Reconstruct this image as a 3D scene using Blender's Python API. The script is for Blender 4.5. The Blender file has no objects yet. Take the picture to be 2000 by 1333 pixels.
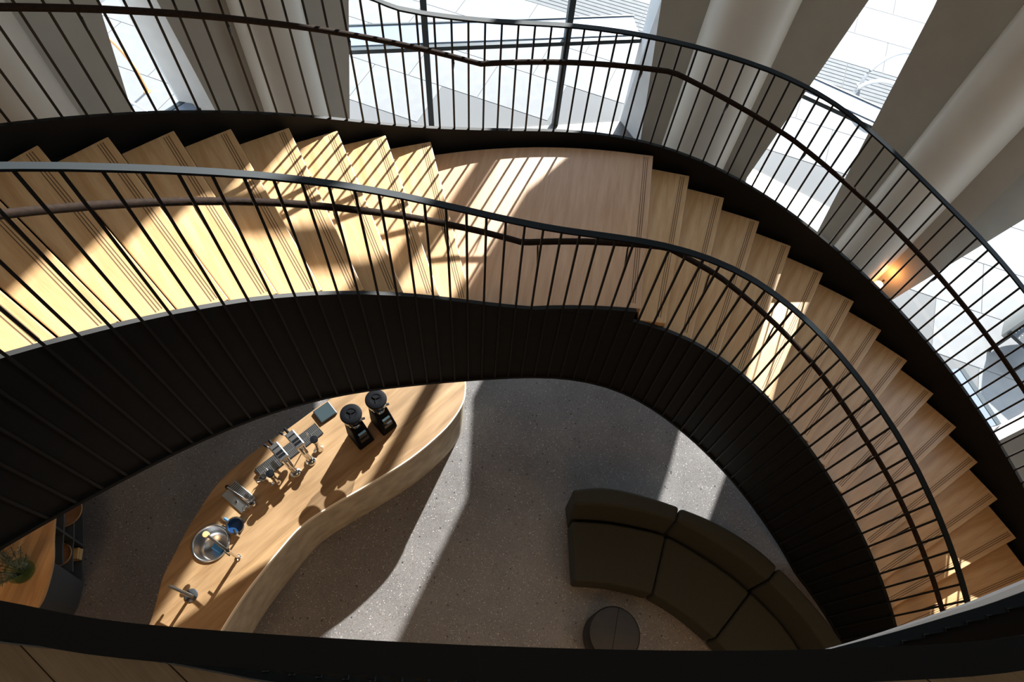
import bpy, bmesh, math, random
from mathutils import Vector, Matrix

random.seed(7)
SC = bpy.context.scene
COL = SC.collection

# ------------------------------------------------------------------ camera
H_EYE = 7.018
cd = bpy.data.cameras.new('camera')
cam = bpy.data.objects.new('camera', cd)
COL.objects.link(cam)
cd.sensor_width = 36.0
cd.lens = 22.734
cd.clip_start = 0.05
R = Matrix(((0.9980495, 0.0, -0.06242748),
            (-0.03062778, 0.87137713, -0.48965686),
            (0.05439788, 0.4906138, 0.86967751)))
cam.matrix_world = Matrix.Translation((0, 0, H_EYE)) @ R.to_4x4()
SC.camera = cam

# ------------------------------------------------------------------ world, sun, lamps, exposure
w = bpy.data.worlds.new('world')
SC.world = w
w.use_nodes = True
bg = w.node_tree.nodes['Background']
bg.inputs[0].default_value = (0.68, 0.83, 1.0, 1)
bg.inputs[1].default_value = 2.8

SUN_AZ, SUN_EL = math.radians(64.0), math.radians(32.0)
sd = bpy.data.lights.new('sun', 'SUN')
sd.energy = 20.5
sd.angle = math.radians(0.7)
sd.color = (1.0, 0.965, 0.92)
sun = bpy.data.objects.new('sun', sd)
COL.objects.link(sun)
to_sun = Vector((math.cos(SUN_EL) * math.cos(SUN_AZ), math.cos(SUN_EL) * math.sin(SUN_AZ), math.sin(SUN_EL)))
sun.location = to_sun * 30
sun.rotation_euler = to_sun.to_track_quat('Z', 'Y').to_euler()


def area(name, loc, size, energy, color, size_y=None):
    d = bpy.data.lights.new(name, 'AREA')
    d.energy = energy
    d.color = color
    d.shape = 'RECTANGLE'
    d.size = size
    d.size_y = size_y or size
    o = bpy.data.objects.new(name, d)
    COL.objects.link(o)
    o.location = loc
    return o


# added overhead fill panel for ambient light; unseen warm lamps of the ground floor
area('ambient_fill_light', (-0.8, 2.4, 10.3), 8.6, 90, (1.0, 0.90, 0.75), 5.0)
for x, y in ((-3.2, -1.2), (0.4, -1.6), (3.0, -1.4)):
    area('ground_ceiling_light', (x, y, 4.42), 0.8, 45, (1.0, 0.60, 0.30))

SC.view_settings.view_transform = 'Standard'
SC.view_settings.look = 'None'
SC.view_settings.gamma = 1.0
SC.view_settings.use_curve_mapping = False
SC.view_settings.exposure = 0.0


# ------------------------------------------------------------------ materials
def mat(name, color, rough=0.6, metal=0.0, spec=0.5):
    m = bpy.data.materials.new(name)
    m.use_nodes = True
    b = m.node_tree.nodes['Principled BSDF']
    b.inputs['Base Color'].default_value = (*color, 1)
    b.inputs['Roughness'].default_value = rough
    b.inputs['Metallic'].default_value = metal
    b.inputs['Specular IOR Level'].default_value = spec
    return m


def nd(m, kind, **kw):
    n = m.node_tree.nodes.new(kind)
    for k, v in kw.items():
        setattr(n, k, v)
    return n


def ramp(m, stops, interp='LINEAR'):
    n = nd(m, 'ShaderNodeValToRGB')
    e = n.color_ramp
    e.interpolation = interp
    while len(e.elements) < len(stops):
        e.elements.new(0.5)
    for el, (p, c) in zip(e.elements, stops):
        el.position = p
        el.color = (*c, 1)
    return n


def wood(name, c_lo, c_hi, rough=0.45, rot=0.0, scale=1.0, stretch=9.0, band=None, bump=0.05):
    """Oak-like grain running along local X (turned by rot)."""
    m = mat(name, c_hi, rough)
    L = m.node_tree.links.new
    b = m.node_tree.nodes['Principled BSDF']
    tc = nd(m, 'ShaderNodeTexCoord')
    mp = nd(m, 'ShaderNodeMapping')
    mp.inputs['Rotation'].default_value = (0, 0, rot)
    L(tc.outputs['Object'], mp.inputs['Vector'])
    mp2 = nd(m, 'ShaderNodeMapping')
    mp2.inputs['Scale'].default_value = (scale, scale * stretch, scale * stretch)
    L(mp.outputs[0], mp2.inputs['Vector'])
    n1 = nd(m, 'ShaderNodeTexNoise')
    n1.inputs['Scale'].default_value = 1.6
    n1.inputs['Detail'].default_value = 6
    n1.inputs['Distortion'].default_value = 0.7
    L(mp2.outputs[0], n1.inputs['Vector'])
    mp3 = nd(m, 'ShaderNodeMapping')
    mp3.inputs['Scale'].default_value = (scale * 3, scale * stretch * 14, scale * stretch * 14)
    L(mp.outputs[0], mp3.inputs['Vector'])
    n2 = nd(m, 'ShaderNodeTexNoise')
    n2.inputs['Scale'].default_value = 2.0
    n2.inputs['Detail'].default_value = 3
    L(mp3.outputs[0], n2.inputs['Vector'])
    mid = tuple((a + c) / 2 for a, c in zip(c_lo, c_hi))
    r1 = ramp(m, [(0.3, c_lo), (0.5, mid), (0.68, c_hi)])
    L(n1.outputs['Fac'], r1.inputs['Fac'])
    mx = nd(m, 'ShaderNodeMix', data_type='RGBA', blend_type='MULTIPLY')
    mx.inputs['Factor'].default_value = 0.35
    r2 = ramp(m, [(0.35, (0.62, 0.55, 0.48)), (0.6, (1, 1, 1))])
    L(n2.outputs['Fac'], r2.inputs['Fac'])
    L(r1.outputs[0], mx.inputs['A'])
    L(r2.outputs[0], mx.inputs['B'])
    out = mx.outputs['Result']
    if band:   # glued-up staves: each band a slightly different tone
        sx = nd(m, 'ShaderNodeSeparateXYZ')
        L(mp.outputs[0], sx.inputs[0])
        dv = nd(m, 'ShaderNodeMath', operation='DIVIDE')
        dv.inputs[1].default_value = band
        L(sx.outputs['Y'], dv.inputs[0])
        fl = nd(m, 'ShaderNodeMath', operation='FLOOR')
        L(dv.outputs[0], fl.inputs[0])
        wn = nd(m, 'ShaderNodeTexWhiteNoise', noise_dimensions='1D')
        L(fl.outputs[0], wn.inputs['W'])
        r3 = ramp(m, [(0.0, (0.72, 0.67, 0.62)), (1.0, (1.1, 1.07, 1.02))])
        L(wn.outputs['Value'], r3.inputs['Fac'])
        mx2 = nd(m, 'ShaderNodeMix', data_type='RGBA', blend_type='MULTIPLY')
        mx2.inputs['Factor'].default_value = 1.0
        L(out, mx2.inputs['A'])
        L(r3.outputs[0], mx2.inputs['B'])
        out = mx2.outputs['Result']
    L(out, b.inputs['Base Color'])
    if bump:
        bp = nd(m, 'ShaderNodeBump')
        bp.inputs['Strength'].default_value = bump
        bp.inputs['Distance'].default_value = 0.004
        L(n2.outputs['Fac'], bp.inputs['Height'])
        L(bp.outputs[0], b.inputs['Normal'])
    return m


def terrazzo():
    m = mat('terrazzo', (0.2, 0.19, 0.18), 0.34)
    L = m.node_tree.links.new
    b = m.node_tree.nodes['Principled BSDF']
    tc = nd(m, 'ShaderNodeTexCoord')
    base = nd(m, 'ShaderNodeTexNoise')
    base.inputs['Scale'].default_value = 2.6
    base.inputs['Detail'].default_value = 5
    L(tc.outputs['Object'], base.inputs['Vector'])
    rb = ramp(m, [(0.3, (0.090, 0.085, 0.084)), (0.7, (0.124, 0.118, 0.115))])
    L(base.outputs['Fac'], rb.inputs['Fac'])
    cur = rb.outputs[0]
    for sc, lo, col in ((230, 0.80, (0.30, 0.28, 0.26)), (110, 0.87, (0.50, 0.46, 0.42)), (80, 0.93, (0.05, 0.046, 0.043)), (42, 0.985, (0.03, 0.027, 0.025)), (110, 0.9, (0.10, 0.07, 0.05))):
        v = nd(m, 'ShaderNodeTexVoronoi')
        v.inputs['Scale'].default_value = sc
        L(tc.outputs['Object'], v.inputs['Vector'])
        sx = nd(m, 'ShaderNodeSeparateColor')
        L(v.outputs['Color'], sx.inputs[0])
        g = nd(m, 'ShaderNodeMath', operation='GREATER_THAN')
        g.inputs[1].default_value = lo
        L(sx.outputs['Red'], g.inputs[0])
        d = nd(m, 'ShaderNodeMath', operation='LESS_THAN')
        d.inputs[1].default_value = 0.42
        L(v.outputs['Distance'], d.inputs[0])
        mu = nd(m, 'ShaderNodeMath', operation='MULTIPLY')
        L(g.outputs[0], mu.inputs[0])
        L(d.outputs[0], mu.inputs[1])
        mx = nd(m, 'ShaderNodeMix', data_type='RGBA')
        L(mu.outputs[0], mx.inputs['Factor'])
        L(cur, mx.inputs['A'])
        mx.inputs['B'].default_value = (*col, 1)
        cur = mx.outputs['Result']
    L(cur, b.inputs['Base Color'])
    return m


def mottled(name, c1, c2, scale=4.0, rough=0.8, bump=0.0, detail=6, spec=0.5):
    m = mat(name, c1, rough, 0, spec)
    L = m.node_tree.links.new
    b = m.node_tree.nodes['Principled BSDF']
    tc = nd(m, 'ShaderNodeTexCoord')
    n = nd(m, 'ShaderNodeTexNoise')
    n.inputs['Scale'].default_value = scale
    n.inputs['Detail'].default_value = detail
    L(tc.outputs['Object'], n.inputs['Vector'])
    r = ramp(m, [(0.3, c1), (0.7, c2)])
    L(n.outputs['Fac'], r.inputs['Fac'])
    L(r.outputs[0], b.inputs['Base Color'])
    if bump:
        bp = nd(m, 'ShaderNodeBump')
        bp.inputs['Strength'].default_value = bump
        bp.inputs['Distance'].default_value = 0.01
        L(n.outputs['Fac'], bp.inputs['Height'])
        L(bp.outputs[0], b.inputs['Normal'])
    return m


def pane_glass(name, tint=(0.97, 0.99, 1.0)):
    m = bpy.data.materials.new(name)
    m.use_nodes = True
    nt = m.node_tree
    nt.nodes.clear()
    o = nt.nodes.new('ShaderNodeOutputMaterial')
    t = nt.nodes.new('ShaderNodeBsdfTransparent')
    t.inputs[0].default_value = (*tint, 1)
    g = nt.nodes.new('ShaderNodeBsdfGlossy')
    g.inputs['Roughness'].default_value = 0.02
    lw = nt.nodes.new('ShaderNodeLayerWeight')
    lw.inputs['Blend'].default_value = 0.5
    pw = nt.nodes.new('ShaderNodeMath')
    pw.operation = 'POWER'
    pw.inputs[1].default_value = 4.0
    nt.links.new(lw.outputs['Facing'], pw.inputs[0])
    f = nt.nodes.new('ShaderNodeMath')
    f.operation = 'MULTIPLY_ADD'
    f.inputs[1].default_value = 0.5
    f.inputs[2].default_value = 0.02
    nt.links.new(pw.outputs[0], f.inputs[0])
    mx = nt.nodes.new('ShaderNodeMixShader')
    nt.links.new(f.outputs[0], mx.inputs[0])
    nt.links.new(t.outputs[0], mx.inputs[1])
    nt.links.new(g.outputs[0], mx.inputs[2])
    nt.links.new(mx.outputs[0], o.inputs[0])
    return m


def emit(name, color, strength):
    m = bpy.data.materials.new(name)
    m.use_nodes = True
    b = m.node_tree.nodes['Principled BSDF']
    b.inputs['Base Color'].default_value = (*color, 1)
    b.inputs['Emission Color'].default_value = (*color, 1)
    b.inputs['Emission Strength'].default_value = strength
    return m


M = {
    'oak': wood('oak_tread', (0.45, 0.27, 0.122), (0.575, 0.39, 0.215), 0.38),
    'oak_landing': wood('oak_landing', (0.46, 0.28, 0.16), (0.56, 0.37, 0.235), 0.38, stretch=14),
    'groove': mat('groove_dark', (0.10, 0.055, 0.025), 0.8),
    'oak_counter': wood('oak_counter', (0.215, 0.13, 0.057), (0.35, 0.235, 0.125), 0.5, rot=-0.78, band=0.085, stretch=7),
    'oak_side': wood('oak_sideboard', (0.40, 0.22, 0.09), (0.58, 0.36, 0.17), 0.45, rot=-1.45, band=0.07, stretch=7),
    'oak_floor': wood('oak_floor', (0.20, 0.125, 0.06), (0.30, 0.195, 0.10), 0.5, stretch=7),
    'steel': mottled('black_steel', (0.0052, 0.0052, 0.005), (0.007, 0.007, 0.0066), 9, 0.58, 0, 3, 0.2),
    'steel_rail': mat('rail_steel', (0.0075, 0.0105, 0.0125), 0.55, 0.0, 0.1),
    'bar': mat('bar_steel', (0.0075, 0.0078, 0.008), 0.48, 0, 0.3),
    'rail_black': mat('rail_black', (0.003, 0.003, 0.003), 0.65, 0, 0.15),
    'leather': mottled('leather_wrap', (0.012, 0.0075, 0.005), (0.022, 0.013, 0.009), 60, 0.8, 0, 4, 0.08),
    'wall': mottled('warm_plaster', (0.37, 0.335, 0.28), (0.40, 0.365, 0.305), 3, 0.9),
    'column': mottled('satin_plaster', (0.55, 0.49, 0.405), (0.58, 0.52, 0.43), 3, 0.38, 0, 4, 0.6),
    'reveal': mottled('lit_reveal', (0.74, 0.74, 0.73), (0.80, 0.80, 0.79), 5, 0.8),  # lighter copy of the wall plaster; daylight on the jambs put into its colour
    'white': mat('white_paint', (0.75, 0.74, 0.74), 0.7),
    'ceiling': mat('ceiling_paint', (0.7, 0.68, 0.64), 0.9),
    'frame': mat('window_frame', (0.035, 0.045, 0.05), 0.45),
    'ledge': mat('sill_metal', (0.13, 0.16, 0.21), 0.5),
    'glass': pane_glass('window_glass'),
    'terrazzo': terrazzo(),
    'paving': mottled('paving', (0.15, 0.152, 0.155), (0.175, 0.175, 0.175), 6, 0.85),
    'paving2': mottled('paving_ribbed', (0.095, 0.098, 0.10), (0.115, 0.118, 0.12), 6, 0.85),
    'ground': mat('ground_bed', (0.11, 0.11, 0.11), 0.95),
    'concrete': mottled('concrete_front', (0.30, 0.25, 0.17), (0.44, 0.38, 0.27), 7, 0.8, 0.15, 8),
    'chrome': mat('chrome', (0.72, 0.72, 0.72), 0.14, 1.0),
    'brushed': mat('brushed_steel', (0.50, 0.51, 0.52), 0.3, 1.0),
    'dark_steel': mat('dark_gunmetal', (0.05, 0.055, 0.06), 0.35, 0.6),
    'plastic': mat('black_plastic', (0.004, 0.0045, 0.006), 0.6, 0, 0.06),
    'screen': mat('dark_screen', (0.03, 0.045, 0.05), 0.15),
    'tank': pane_glass('clear_plastic', (0.75, 0.76, 0.78)),
    'blue': mat('blue_cloth', (0.02, 0.11, 0.24), 0.6),
    'blue_dark': mat('blue_enamel', (0.008, 0.035, 0.10), 0.25),
    'olive': mottled('olive_fabric', (0.0125, 0.0125, 0.0068), (0.0175, 0.017, 0.0098), 90, 0.95, 0.2),
    'pouf': mottled('charcoal_leather', (0.007, 0.007, 0.008), (0.011, 0.011, 0.012), 14, 0.6, 0.1),
    'cabinet': mat('cabinet_graphite', (0.05, 0.056, 0.058), 0.5),
    'cabinet_in': mat('cabinet_inside', (0.016, 0.018, 0.02), 0.6),
    'walnut': wood('walnut_tray', (0.22, 0.10, 0.045), (0.36, 0.18, 0.085), 0.5, stretch=6),
    'edge_light': mat('pale_edge', (0.70, 0.62, 0.48), 0.5),
    'box_wood': mat('pale_wood', (0.55, 0.33, 0.13), 0.5),
    'leaf': mottled('sprig_leaf', (0.06, 0.08, 0.045), (0.13, 0.16, 0.10), 30, 0.6),
    'soil': mat('dark_stems', (0.03, 0.028, 0.02), 0.9),
    'vase': pane_glass('vase_glass', (0.74, 0.88, 0.83)),
    'rack': mat('galvanised', (0.55, 0.55, 0.56), 0.4, 0.3),
    'orange': mat('orange_tube', (0.60, 0.28, 0.10), 0.4),
    'dots': mat('white_dots', (0.75, 0.75, 0.75), 0.6),
    'seat_black': mat('seat_black', (0.02, 0.022, 0.025), 0.5),
    'seat_grey': mat('seat_grey', (0.24, 0.245, 0.24), 0.6),
    'lamp': emit('lamp_globe', (1.0, 0.66, 0.32), 3.0),
    'brass': mat('dark_brass', (0.12, 0.08, 0.04), 0.4, 0.8),
}


# ------------------------------------------------------------------ helpers
def link(o):
    COL.objects.link(o)
    return o


def tag(o, label, cat, group=None, kind=None):
    if label:
        o['label'] = label
    if cat:
        o['category'] = cat
    if group:
        o['group'] = group
    if kind:
        o['kind'] = kind
    return o


def thing(name, loc, label, cat, group=None, kind=None, rz=0.0):
    o = link(bpy.data.objects.new(name, None))
    o.empty_display_size = 0.1
    o.matrix_world = Matrix.Translation(loc) @ Matrix.Rotation(rz, 4, 'Z')
    return tag(o, label, cat, group, kind)


def attach(o, parent):
    """parent o without moving it"""
    mw = o.matrix_basis.copy()
    o.parent = parent
    p = parent
    pm = Matrix.Identity(4)
    chain = []
    while p is not None:
        chain.append(p)
        p = p.parent
    for q in reversed(chain):
        pm = pm @ q.matrix_parent_inverse @ q.matrix_basis
    o.matrix_parent_inverse = pm.inverted()
    o.matrix_basis = mw
    return o


def mesh_obj(name, verts, faces, material, parent=None, smooth=False, mw=None):
    me = bpy.data.meshes.new(name)
    me.from_pydata([tuple(v) for v in verts], [], faces)
    bm = bmesh.new()
    bm.from_mesh(me)
    bmesh.ops.recalc_face_normals(bm, faces=bm.faces)
    bm.to_mesh(me)
    bm.free()
    if smooth:
        me.polygons.foreach_set('use_smooth', [True] * len(me.polygons))
    me.materials.append(material)
    o = link(bpy.data.objects.new(name, me))
    if mw is not None:
        o.matrix_world = mw
    if parent is not None:
        attach(o, parent)
    return o


def inst(src, name, parent, mw):
    o = link(bpy.data.objects.new(name, src.data if hasattr(src, 'data') else src))
    o.matrix_world = mw
    if parent is not None:
        attach(o, parent)
    return o


class MB:
    """collects simple solids into one mesh"""
    def __init__(s):
        s.v, s.f = [], []

    def add(s, v, f):
        o = len(s.v)
        s.v += [tuple(p) for p in v]
        s.f += [tuple(i + o for i in q) for q in f]
        return s

    def box(s, x0, x1, y0, y1, z0, z1, mw=None):
        v = [Vector((x, y, z)) for z in (z0, z1) for x, y in ((x0, y0), (x1, y0), (x1, y1), (x0, y1))]
        if mw is not None:
            v = [mw @ p for p in v]
        return s.add(v, [(0, 3, 2, 1), (4, 5, 6, 7), (0, 1, 5, 4), (1, 2, 6, 5), (2, 3, 7, 6), (3, 0, 4, 7)])

    def lathe(s, prof, n=24, c=(0, 0, 0), close=False, mw=None):
        v, f = [], []
        m = len(prof)
        for i in range(n):
            a = 2 * math.pi * i / n
            for r, z in prof:
                v.append(Vector((c[0] + r * math.cos(a), c[1] + r * math.sin(a), c[2] + z)))
        if mw is not None:
            v = [mw @ p for p in v]
        for i in range(n):
            j = (i + 1) % n
            for k in range(m if close else m - 1):
                k2 = (k + 1) % m
                f.append((i * m + k, j * m + k, j * m + k2, i * m + k2))
        if not close:
            if prof[0][0] > 1e-6:
                f.append(tuple(i * m for i in range(n))[::-1])
            if prof[-1][0] > 1e-6:
                f.append(tuple(i * m + m - 1 for i in range(n)))
        return s.add(v, f)

    def tube(s, pts, r, n=8, cap=True):
        pts = [Vector(p) for p in pts]
        v, f = [], []
        up = Vector((0, 0, 1))
        for i, p in enumerate(pts):
            t = (pts[min(i + 1, len(pts) - 1)] - pts[max(i - 1, 0)]).normalized()
            a = up if abs(t.z) < 0.95 else Vector((1, 0, 0))
            x = t.cross(a).normalized()
            y = t.cross(x)
            rr = r[i] if isinstance(r, (list, tuple)) else r
            for k in range(n):
                g = 2 * math.pi * k / n
                v.append(p + rr * (math.cos(g) * x + math.sin(g) * y))
        for i in range(len(pts) - 1):
            for k in range(n):
                k2 = (k + 1) % n
                f.append((i * n + k, i * n + k2, (i + 1) * n + k2, (i + 1) * n + k))
        if cap:
            f.append(tuple(range(n))[::-1])
            f.append(tuple((len(pts) - 1) * n + k for k in range(n)))
        return s.add(v, f)

    def prism(s, poly, z0, z1, poly_top=None):
        n = len(poly)
        top = poly_top or poly
        v = [(x, y, z0) for x, y in poly] + [(x, y, z1) for x, y in top]
        f = [tuple(range(n))[::-1], tuple(range(n, 2 * n))]
        f += [(i, (i + 1) % n, n + (i + 1) % n, n + i) for i in range(n)]
        return s.add(v, f)

    def build(s, name, material, parent=None, smooth=False, mw=None):
        return mesh_obj(name, s.v, s.f, material, parent, smooth, mw)


def bevel(o, w, seg=2, angle=40):
    b = o.modifiers.new('bevel', 'BEVEL')
    b.width = w
    b.segments = seg
    b.limit_method = 'ANGLE'
    b.angle_limit = math.radians(angle)
    return o


def smooth_by_angle(o, deg=40):
    me = o.data
    bm = bmesh.new()
    bm.from_mesh(me)
    for f in bm.faces:
        f.smooth = True
    for e in bm.edges:
        if len(e.link_faces) == 2 and e.calc_face_angle(0) > math.radians(deg):
            e.smooth = False
    bm.to_mesh(me)
    bm.free()
    return o


def normals2d(P):
    """unit normals to the left of travel"""
    out = []
    for i in range(len(P)):
        a = P[max(i - 1, 0)]
        b = P[min(i + 1, len(P) - 1)]
        t = Vector((b[0] - a[0], b[1] - a[1])).normalized()
        out.append(Vector((-t.y, t.x)))
    return out


def offset2d(P, d):
    return [(p[0] + n.x * d, p[1] + n.y * d) for p, n in zip(P, normals2d(P))]


def sweep(P, Z, prof, name, material, parent, smooth=True):
    """sweep a closed profile [(offset, dz)] along plan curve P with heights Z (lists give per-station dz)"""
    N = normals2d(P)
    v, f = [], []
    m = len(prof)
    for p, z, n in zip(P, Z, N):
        for o, dz in prof:
            v.append((p[0] + n.x * o, p[1] + n.y * o, z + dz))
    for i in range(len(P) - 1):
        for k in range(m):
            k2 = (k + 1) % m
            f.append((i * m + k, i * m + k2, (i + 1) * m + k2, (i + 1) * m + k))
    f.append(tuple(range(m)))
    f.append(tuple((len(P) - 1) * m + k for k in range(m)))
    o = mesh_obj(name, v, f, material, parent)
    return smooth_by_angle(o) if smooth else o


def wallstrip(P, Zt, Zb, t, name, material, parent):
    """vertical curved plate between Zb and Zt, thickness t to the left of travel"""
    Q = offset2d(P, t)
    v, f = [], []
    for p, q, a, b in zip(P, Q, Zt, Zb):
        v += [(p[0], p[1], b), (p[0], p[1], a), (q[0], q[1], a), (q[0], q[1], b)]
    for i in range(len(P) - 1):
        for k in range(4):
            k2 = (k + 1) % 4
            f.append((i * 4 + k, i * 4 + k2, i * 4 + 4 + k2, i * 4 + 4 + k))
    f.append((0, 1, 2, 3))
    e = (len(P) - 1) * 4
    f.append((e, e + 1, e + 2, e + 3))
    return smooth_by_angle(mesh_obj(name, v, f, material, parent))


def resample(P, step):
    """P: list of tuples (x, y, ...) -> evenly spaced stations, all columns interpolated"""
    S = [0.0]
    for a, b in zip(P, P[1:]):
        S.append(S[-1] + math.hypot(b[0] - a[0], b[1] - a[1]))
    out = []
    n = int(S[-1] / step)
    j = 0
    for i in range(n + 1):
        s = i * step
        while j < len(S) - 2 and S[j + 1] < s:
            j += 1
        t = (s - S[j]) / (S[j + 1] - S[j])
        out.append(tuple(a + (b - a) * t for a, b in zip(P[j], P[j + 1])))
    return out


def catmull(P, sub=6):
    out = []
    for i in range(len(P) - 1):
        p0 = P[max(i - 1, 0)]
        p1, p2 = P[i], P[i + 1]
        p3 = P[min(i + 2, len(P) - 1)]
        for k in range(sub):
            t = k / sub
            out.append(tuple(0.5 * (2 * b + (c - a) * t + (2 * a - 5 * b + 4 * c - d) * t * t + (3 * b - a - 3 * c + d) * t ** 3)
                             for a, b, c, d in zip(p0, p1, p2, p3)))
    out.append(tuple(P[-1]))
    return out


def fill_poly(outer, holes, z0, z1, name, material, parent=None):
    """flat slab with holes"""
    bm = bmesh.new()
    edges = []
    for loop in [outer] + holes:
        vs = [bm.verts.new((x, y, z1)) for x, y in loop]
        edges += [bm.edges.new((vs[i], vs[(i + 1) % len(vs)])) for i in range(len(vs))]
    bmesh.ops.triangle_fill(bm, use_beauty=True, edges=edges)
    r = bmesh.ops.extrude_face_region(bm, geom=bm.faces[:])
    for g in r['geom']:
        if isinstance(g, bmesh.types.BMVert):
            g.co.z = z0
    bmesh.ops.recalc_face_normals(bm, faces=bm.faces)
    me = bpy.data.meshes.new(name)
    bm.to_mesh(me)
    bm.free()
    me.materials.append(material)
    o = link(bpy.data.objects.new(name, me))
    if parent is not None:
        attach(o, parent)
    return o

# ================================================================== the setting
ZL, RISE = 3.0, 0.15          # landing height, riser
Z_UP = 4.95                   # upper floor
Z_TOP = 10.4                  # ceiling


def struct(o):
    o['kind'] = 'structure'
    return o


FACADE = [(-7.2, 2.3), (-5.5, 4.4), (-4.3, 5.45), (-3.43, 6.49), (-1.9, 7.45), (2.35, 7.9), (4.2, 6.97), (5.3, 6.15), (5.56, 4.57), (6.02, 2.62), (6.3, -5.2), (-7.2, -5.2)]

floor = MB().prism(FACADE, -0.12, 0.0).build('floor', M['terrazzo'])
struct(floor)
tag(floor, 'polished grey-brown terrazzo ground floor with pale and dark chips', 'floor')

ceil = MB().prism([(-7.4, -5.4), (6.6, -5.4), (6.6, 8.4), (-7.4, 8.4)], Z_TOP, Z_TOP + 0.2).build('ceiling', M['ceiling'])
struct(ceil)
tag(ceil, 'plain pale ceiling high above the stair hall', 'ceiling')
wl = MB().box(-7.4, -7.2, -5.4, 2.3, -0.1, Z_TOP).build('wall_left', M['wall'])
wr = MB().box(-7.2, 6.5, -5.4, -5.2, -0.1, Z_TOP).build('wall_rear', M['wall'])
tag(struct(wl), 'plain plaster wall on the left of the hall', 'wall')
tag(struct(wr), 'plain plaster wall behind the gallery', 'wall')


def lerp_tab(tab, z):
    for (z0, a0), (z1, a1) in zip(tab, tab[1:]):
        if z <= z1:
            return a0 + (a1 - a0) * max(0.0, (z - z0) / (z1 - z0))
    return tab[-1][1]


def pier(name, a, b, left, right, gl, gr, col, label, outer_left=None):
    """tapered pier: inner face on line a-b; left/right = tables (z, s along the face); gl/gr = plan corner at the glass"""
    a, b = Vector(a), Vector(b)
    t = (b - a).normalized()
    zs = sorted(set([-0.1, 0.0, Z_TOP] + [q[0] for q in left] + [q[0] for q in right] + [q[0] for q in (outer_left or [])]))
    v, f, fm = [], [], []
    for z in zs:
        l = a + t * lerp_tab(left, z)
        r = a + t * lerp_tab(right, z)
        gL = Vector(gl) + t * (lerp_tab(outer_left, z) if outer_left else lerp_tab(left, z) - left[0][1])
        gR = Vector(gr) + t * (lerp_tab(right, z) - right[0][1])
        v += [(p.x, p.y, z) for p in (l, r, gR, gL)]
    for i in range(len(zs) - 1):
        for k in range(4):
            k2 = (k + 1) % 4
            f.append((i * 4 + k, i * 4 + k2, i * 4 + 4 + k2, i * 4 + 4 + k))
            fm.append(0 if k == 0 else 1)
    f.append((0, 1, 2, 3))
    fm.append(0)
    e = (len(zs) - 1) * 4
    f.append((e, e + 1, e + 2, e + 3))
    fm.append(0)
    o = mesh_obj(name, v, f, M['wall'])
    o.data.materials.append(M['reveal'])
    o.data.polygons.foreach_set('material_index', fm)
    tag(struct(o), label, 'wall')
    if col:
        s, r = col
        n = Vector((t.y, -t.x))            # towards the room
        if n.dot(Vector((0, 2)) - a) < 0:
            n = -n
        c = a + t * s + n * (r * 0.12)
        MB().lathe([(r, -0.0), (r, Z_TOP)], 40, (c.x, c.y, 0)).build('column', M['column'], o)
        smooth_by_angle(o.children[0])
    return o


pier('wall_back_left', (-5.0, 4.04), (-3.7, 5.6), [(0, -2.9), (Z_TOP, -2.9)], [(0, 1.72), (3.2, 2.38), (Z_TOP, 2.6)], (-7.5, 2.2), (-4.25, 5.75), (1.18, 0.45),
     'warm grey pier with a round column, left of the narrow slot window')
pier('wall_back_center_left', (-3.15, 6.35), (-1.5, 7.2), [(0, 0.157), (3.2, -0.067), (Z_TOP, -0.2)], [(0, 1.55), (3.2, 2.08), (Z_TOP, 2.1)], (-3.43, 6.49), (-1.85, 7.49), (0.99, 0.39),
     'warm grey pier with a round column between slot window and wide window')
pier('wall_back_center_right', (2.3, 7.5), (4.2, 6.6), [(0, 0.29), (2.3, 0.03), (3.3, 0.03), (3.75, 0.3), (5.2, 0.3), (5.9, 0.0), (Z_TOP, -0.1)], [(0, 1.936), (3.2, 2.246), (Z_TOP, 2.3)], (2.32, 7.92), (4.2, 6.97), (1.09, 0.485),
     'warm grey pier with a thick round column right of the wide window', [(0, 0.0), (3.3, 0.0), (3.75, 0.5), (5.2, 0.5), (5.9, 0.17), (Z_TOP, 0.05)])
pier('wall_back_right', (4.8, 5.85), (5.8, 4.25), [(0, 0.177), (3.2, -0.22), (4.6, -0.48), (Z_TOP, -0.8)], [(0, 1.52), (3.2, 2.056), (Z_TOP, 2.1)], (5.3, 6.2), (5.60, 4.66), (0.86, 0.36),
     'warm grey pier with a round column and the small globe lamp')
pier('wall_right', (5.78, 2.36), (6.05, -5.2), [(0, 0.0), (Z_TOP, 0.0)], [(0, 7.56), (Z_TOP, 7.56)], (6.05, 2.62), (6.5, -5.2), None,
     'pale pier at the low end of the stair')
# unseen filling added at the wide window's upper left to bound the sun patches
gp0, gp1 = Vector((-1.95, 7.453)), Vector((2.33, 7.903))
gt = (gp1 - gp0).normalized()
gn = Vector((-gt.y, gt.x))
prof = [(-0.2, 2.35), (0.6, 2.5), (2.5, 3.3), (2.5, Z_TOP), (-0.2, Z_TOP)]
v = []
for o_ in (-0.05, 0.3):
    v += [(*(gp0 + gt * s + gn * o_), z) for s, z in prof]
nP = len(prof)
sp_ = mesh_obj('wall_sun_mask', v, [tuple(range(nP)), tuple(range(nP, 2 * nP))] + [(i, (i + 1) % nP, nP + (i + 1) % nP, nP + i) for i in range(nP)], M['wall'])
tag(struct(sp_), 'unseen plaster spandrel added above the wide window to bound the sun patches', 'wall')


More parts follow.
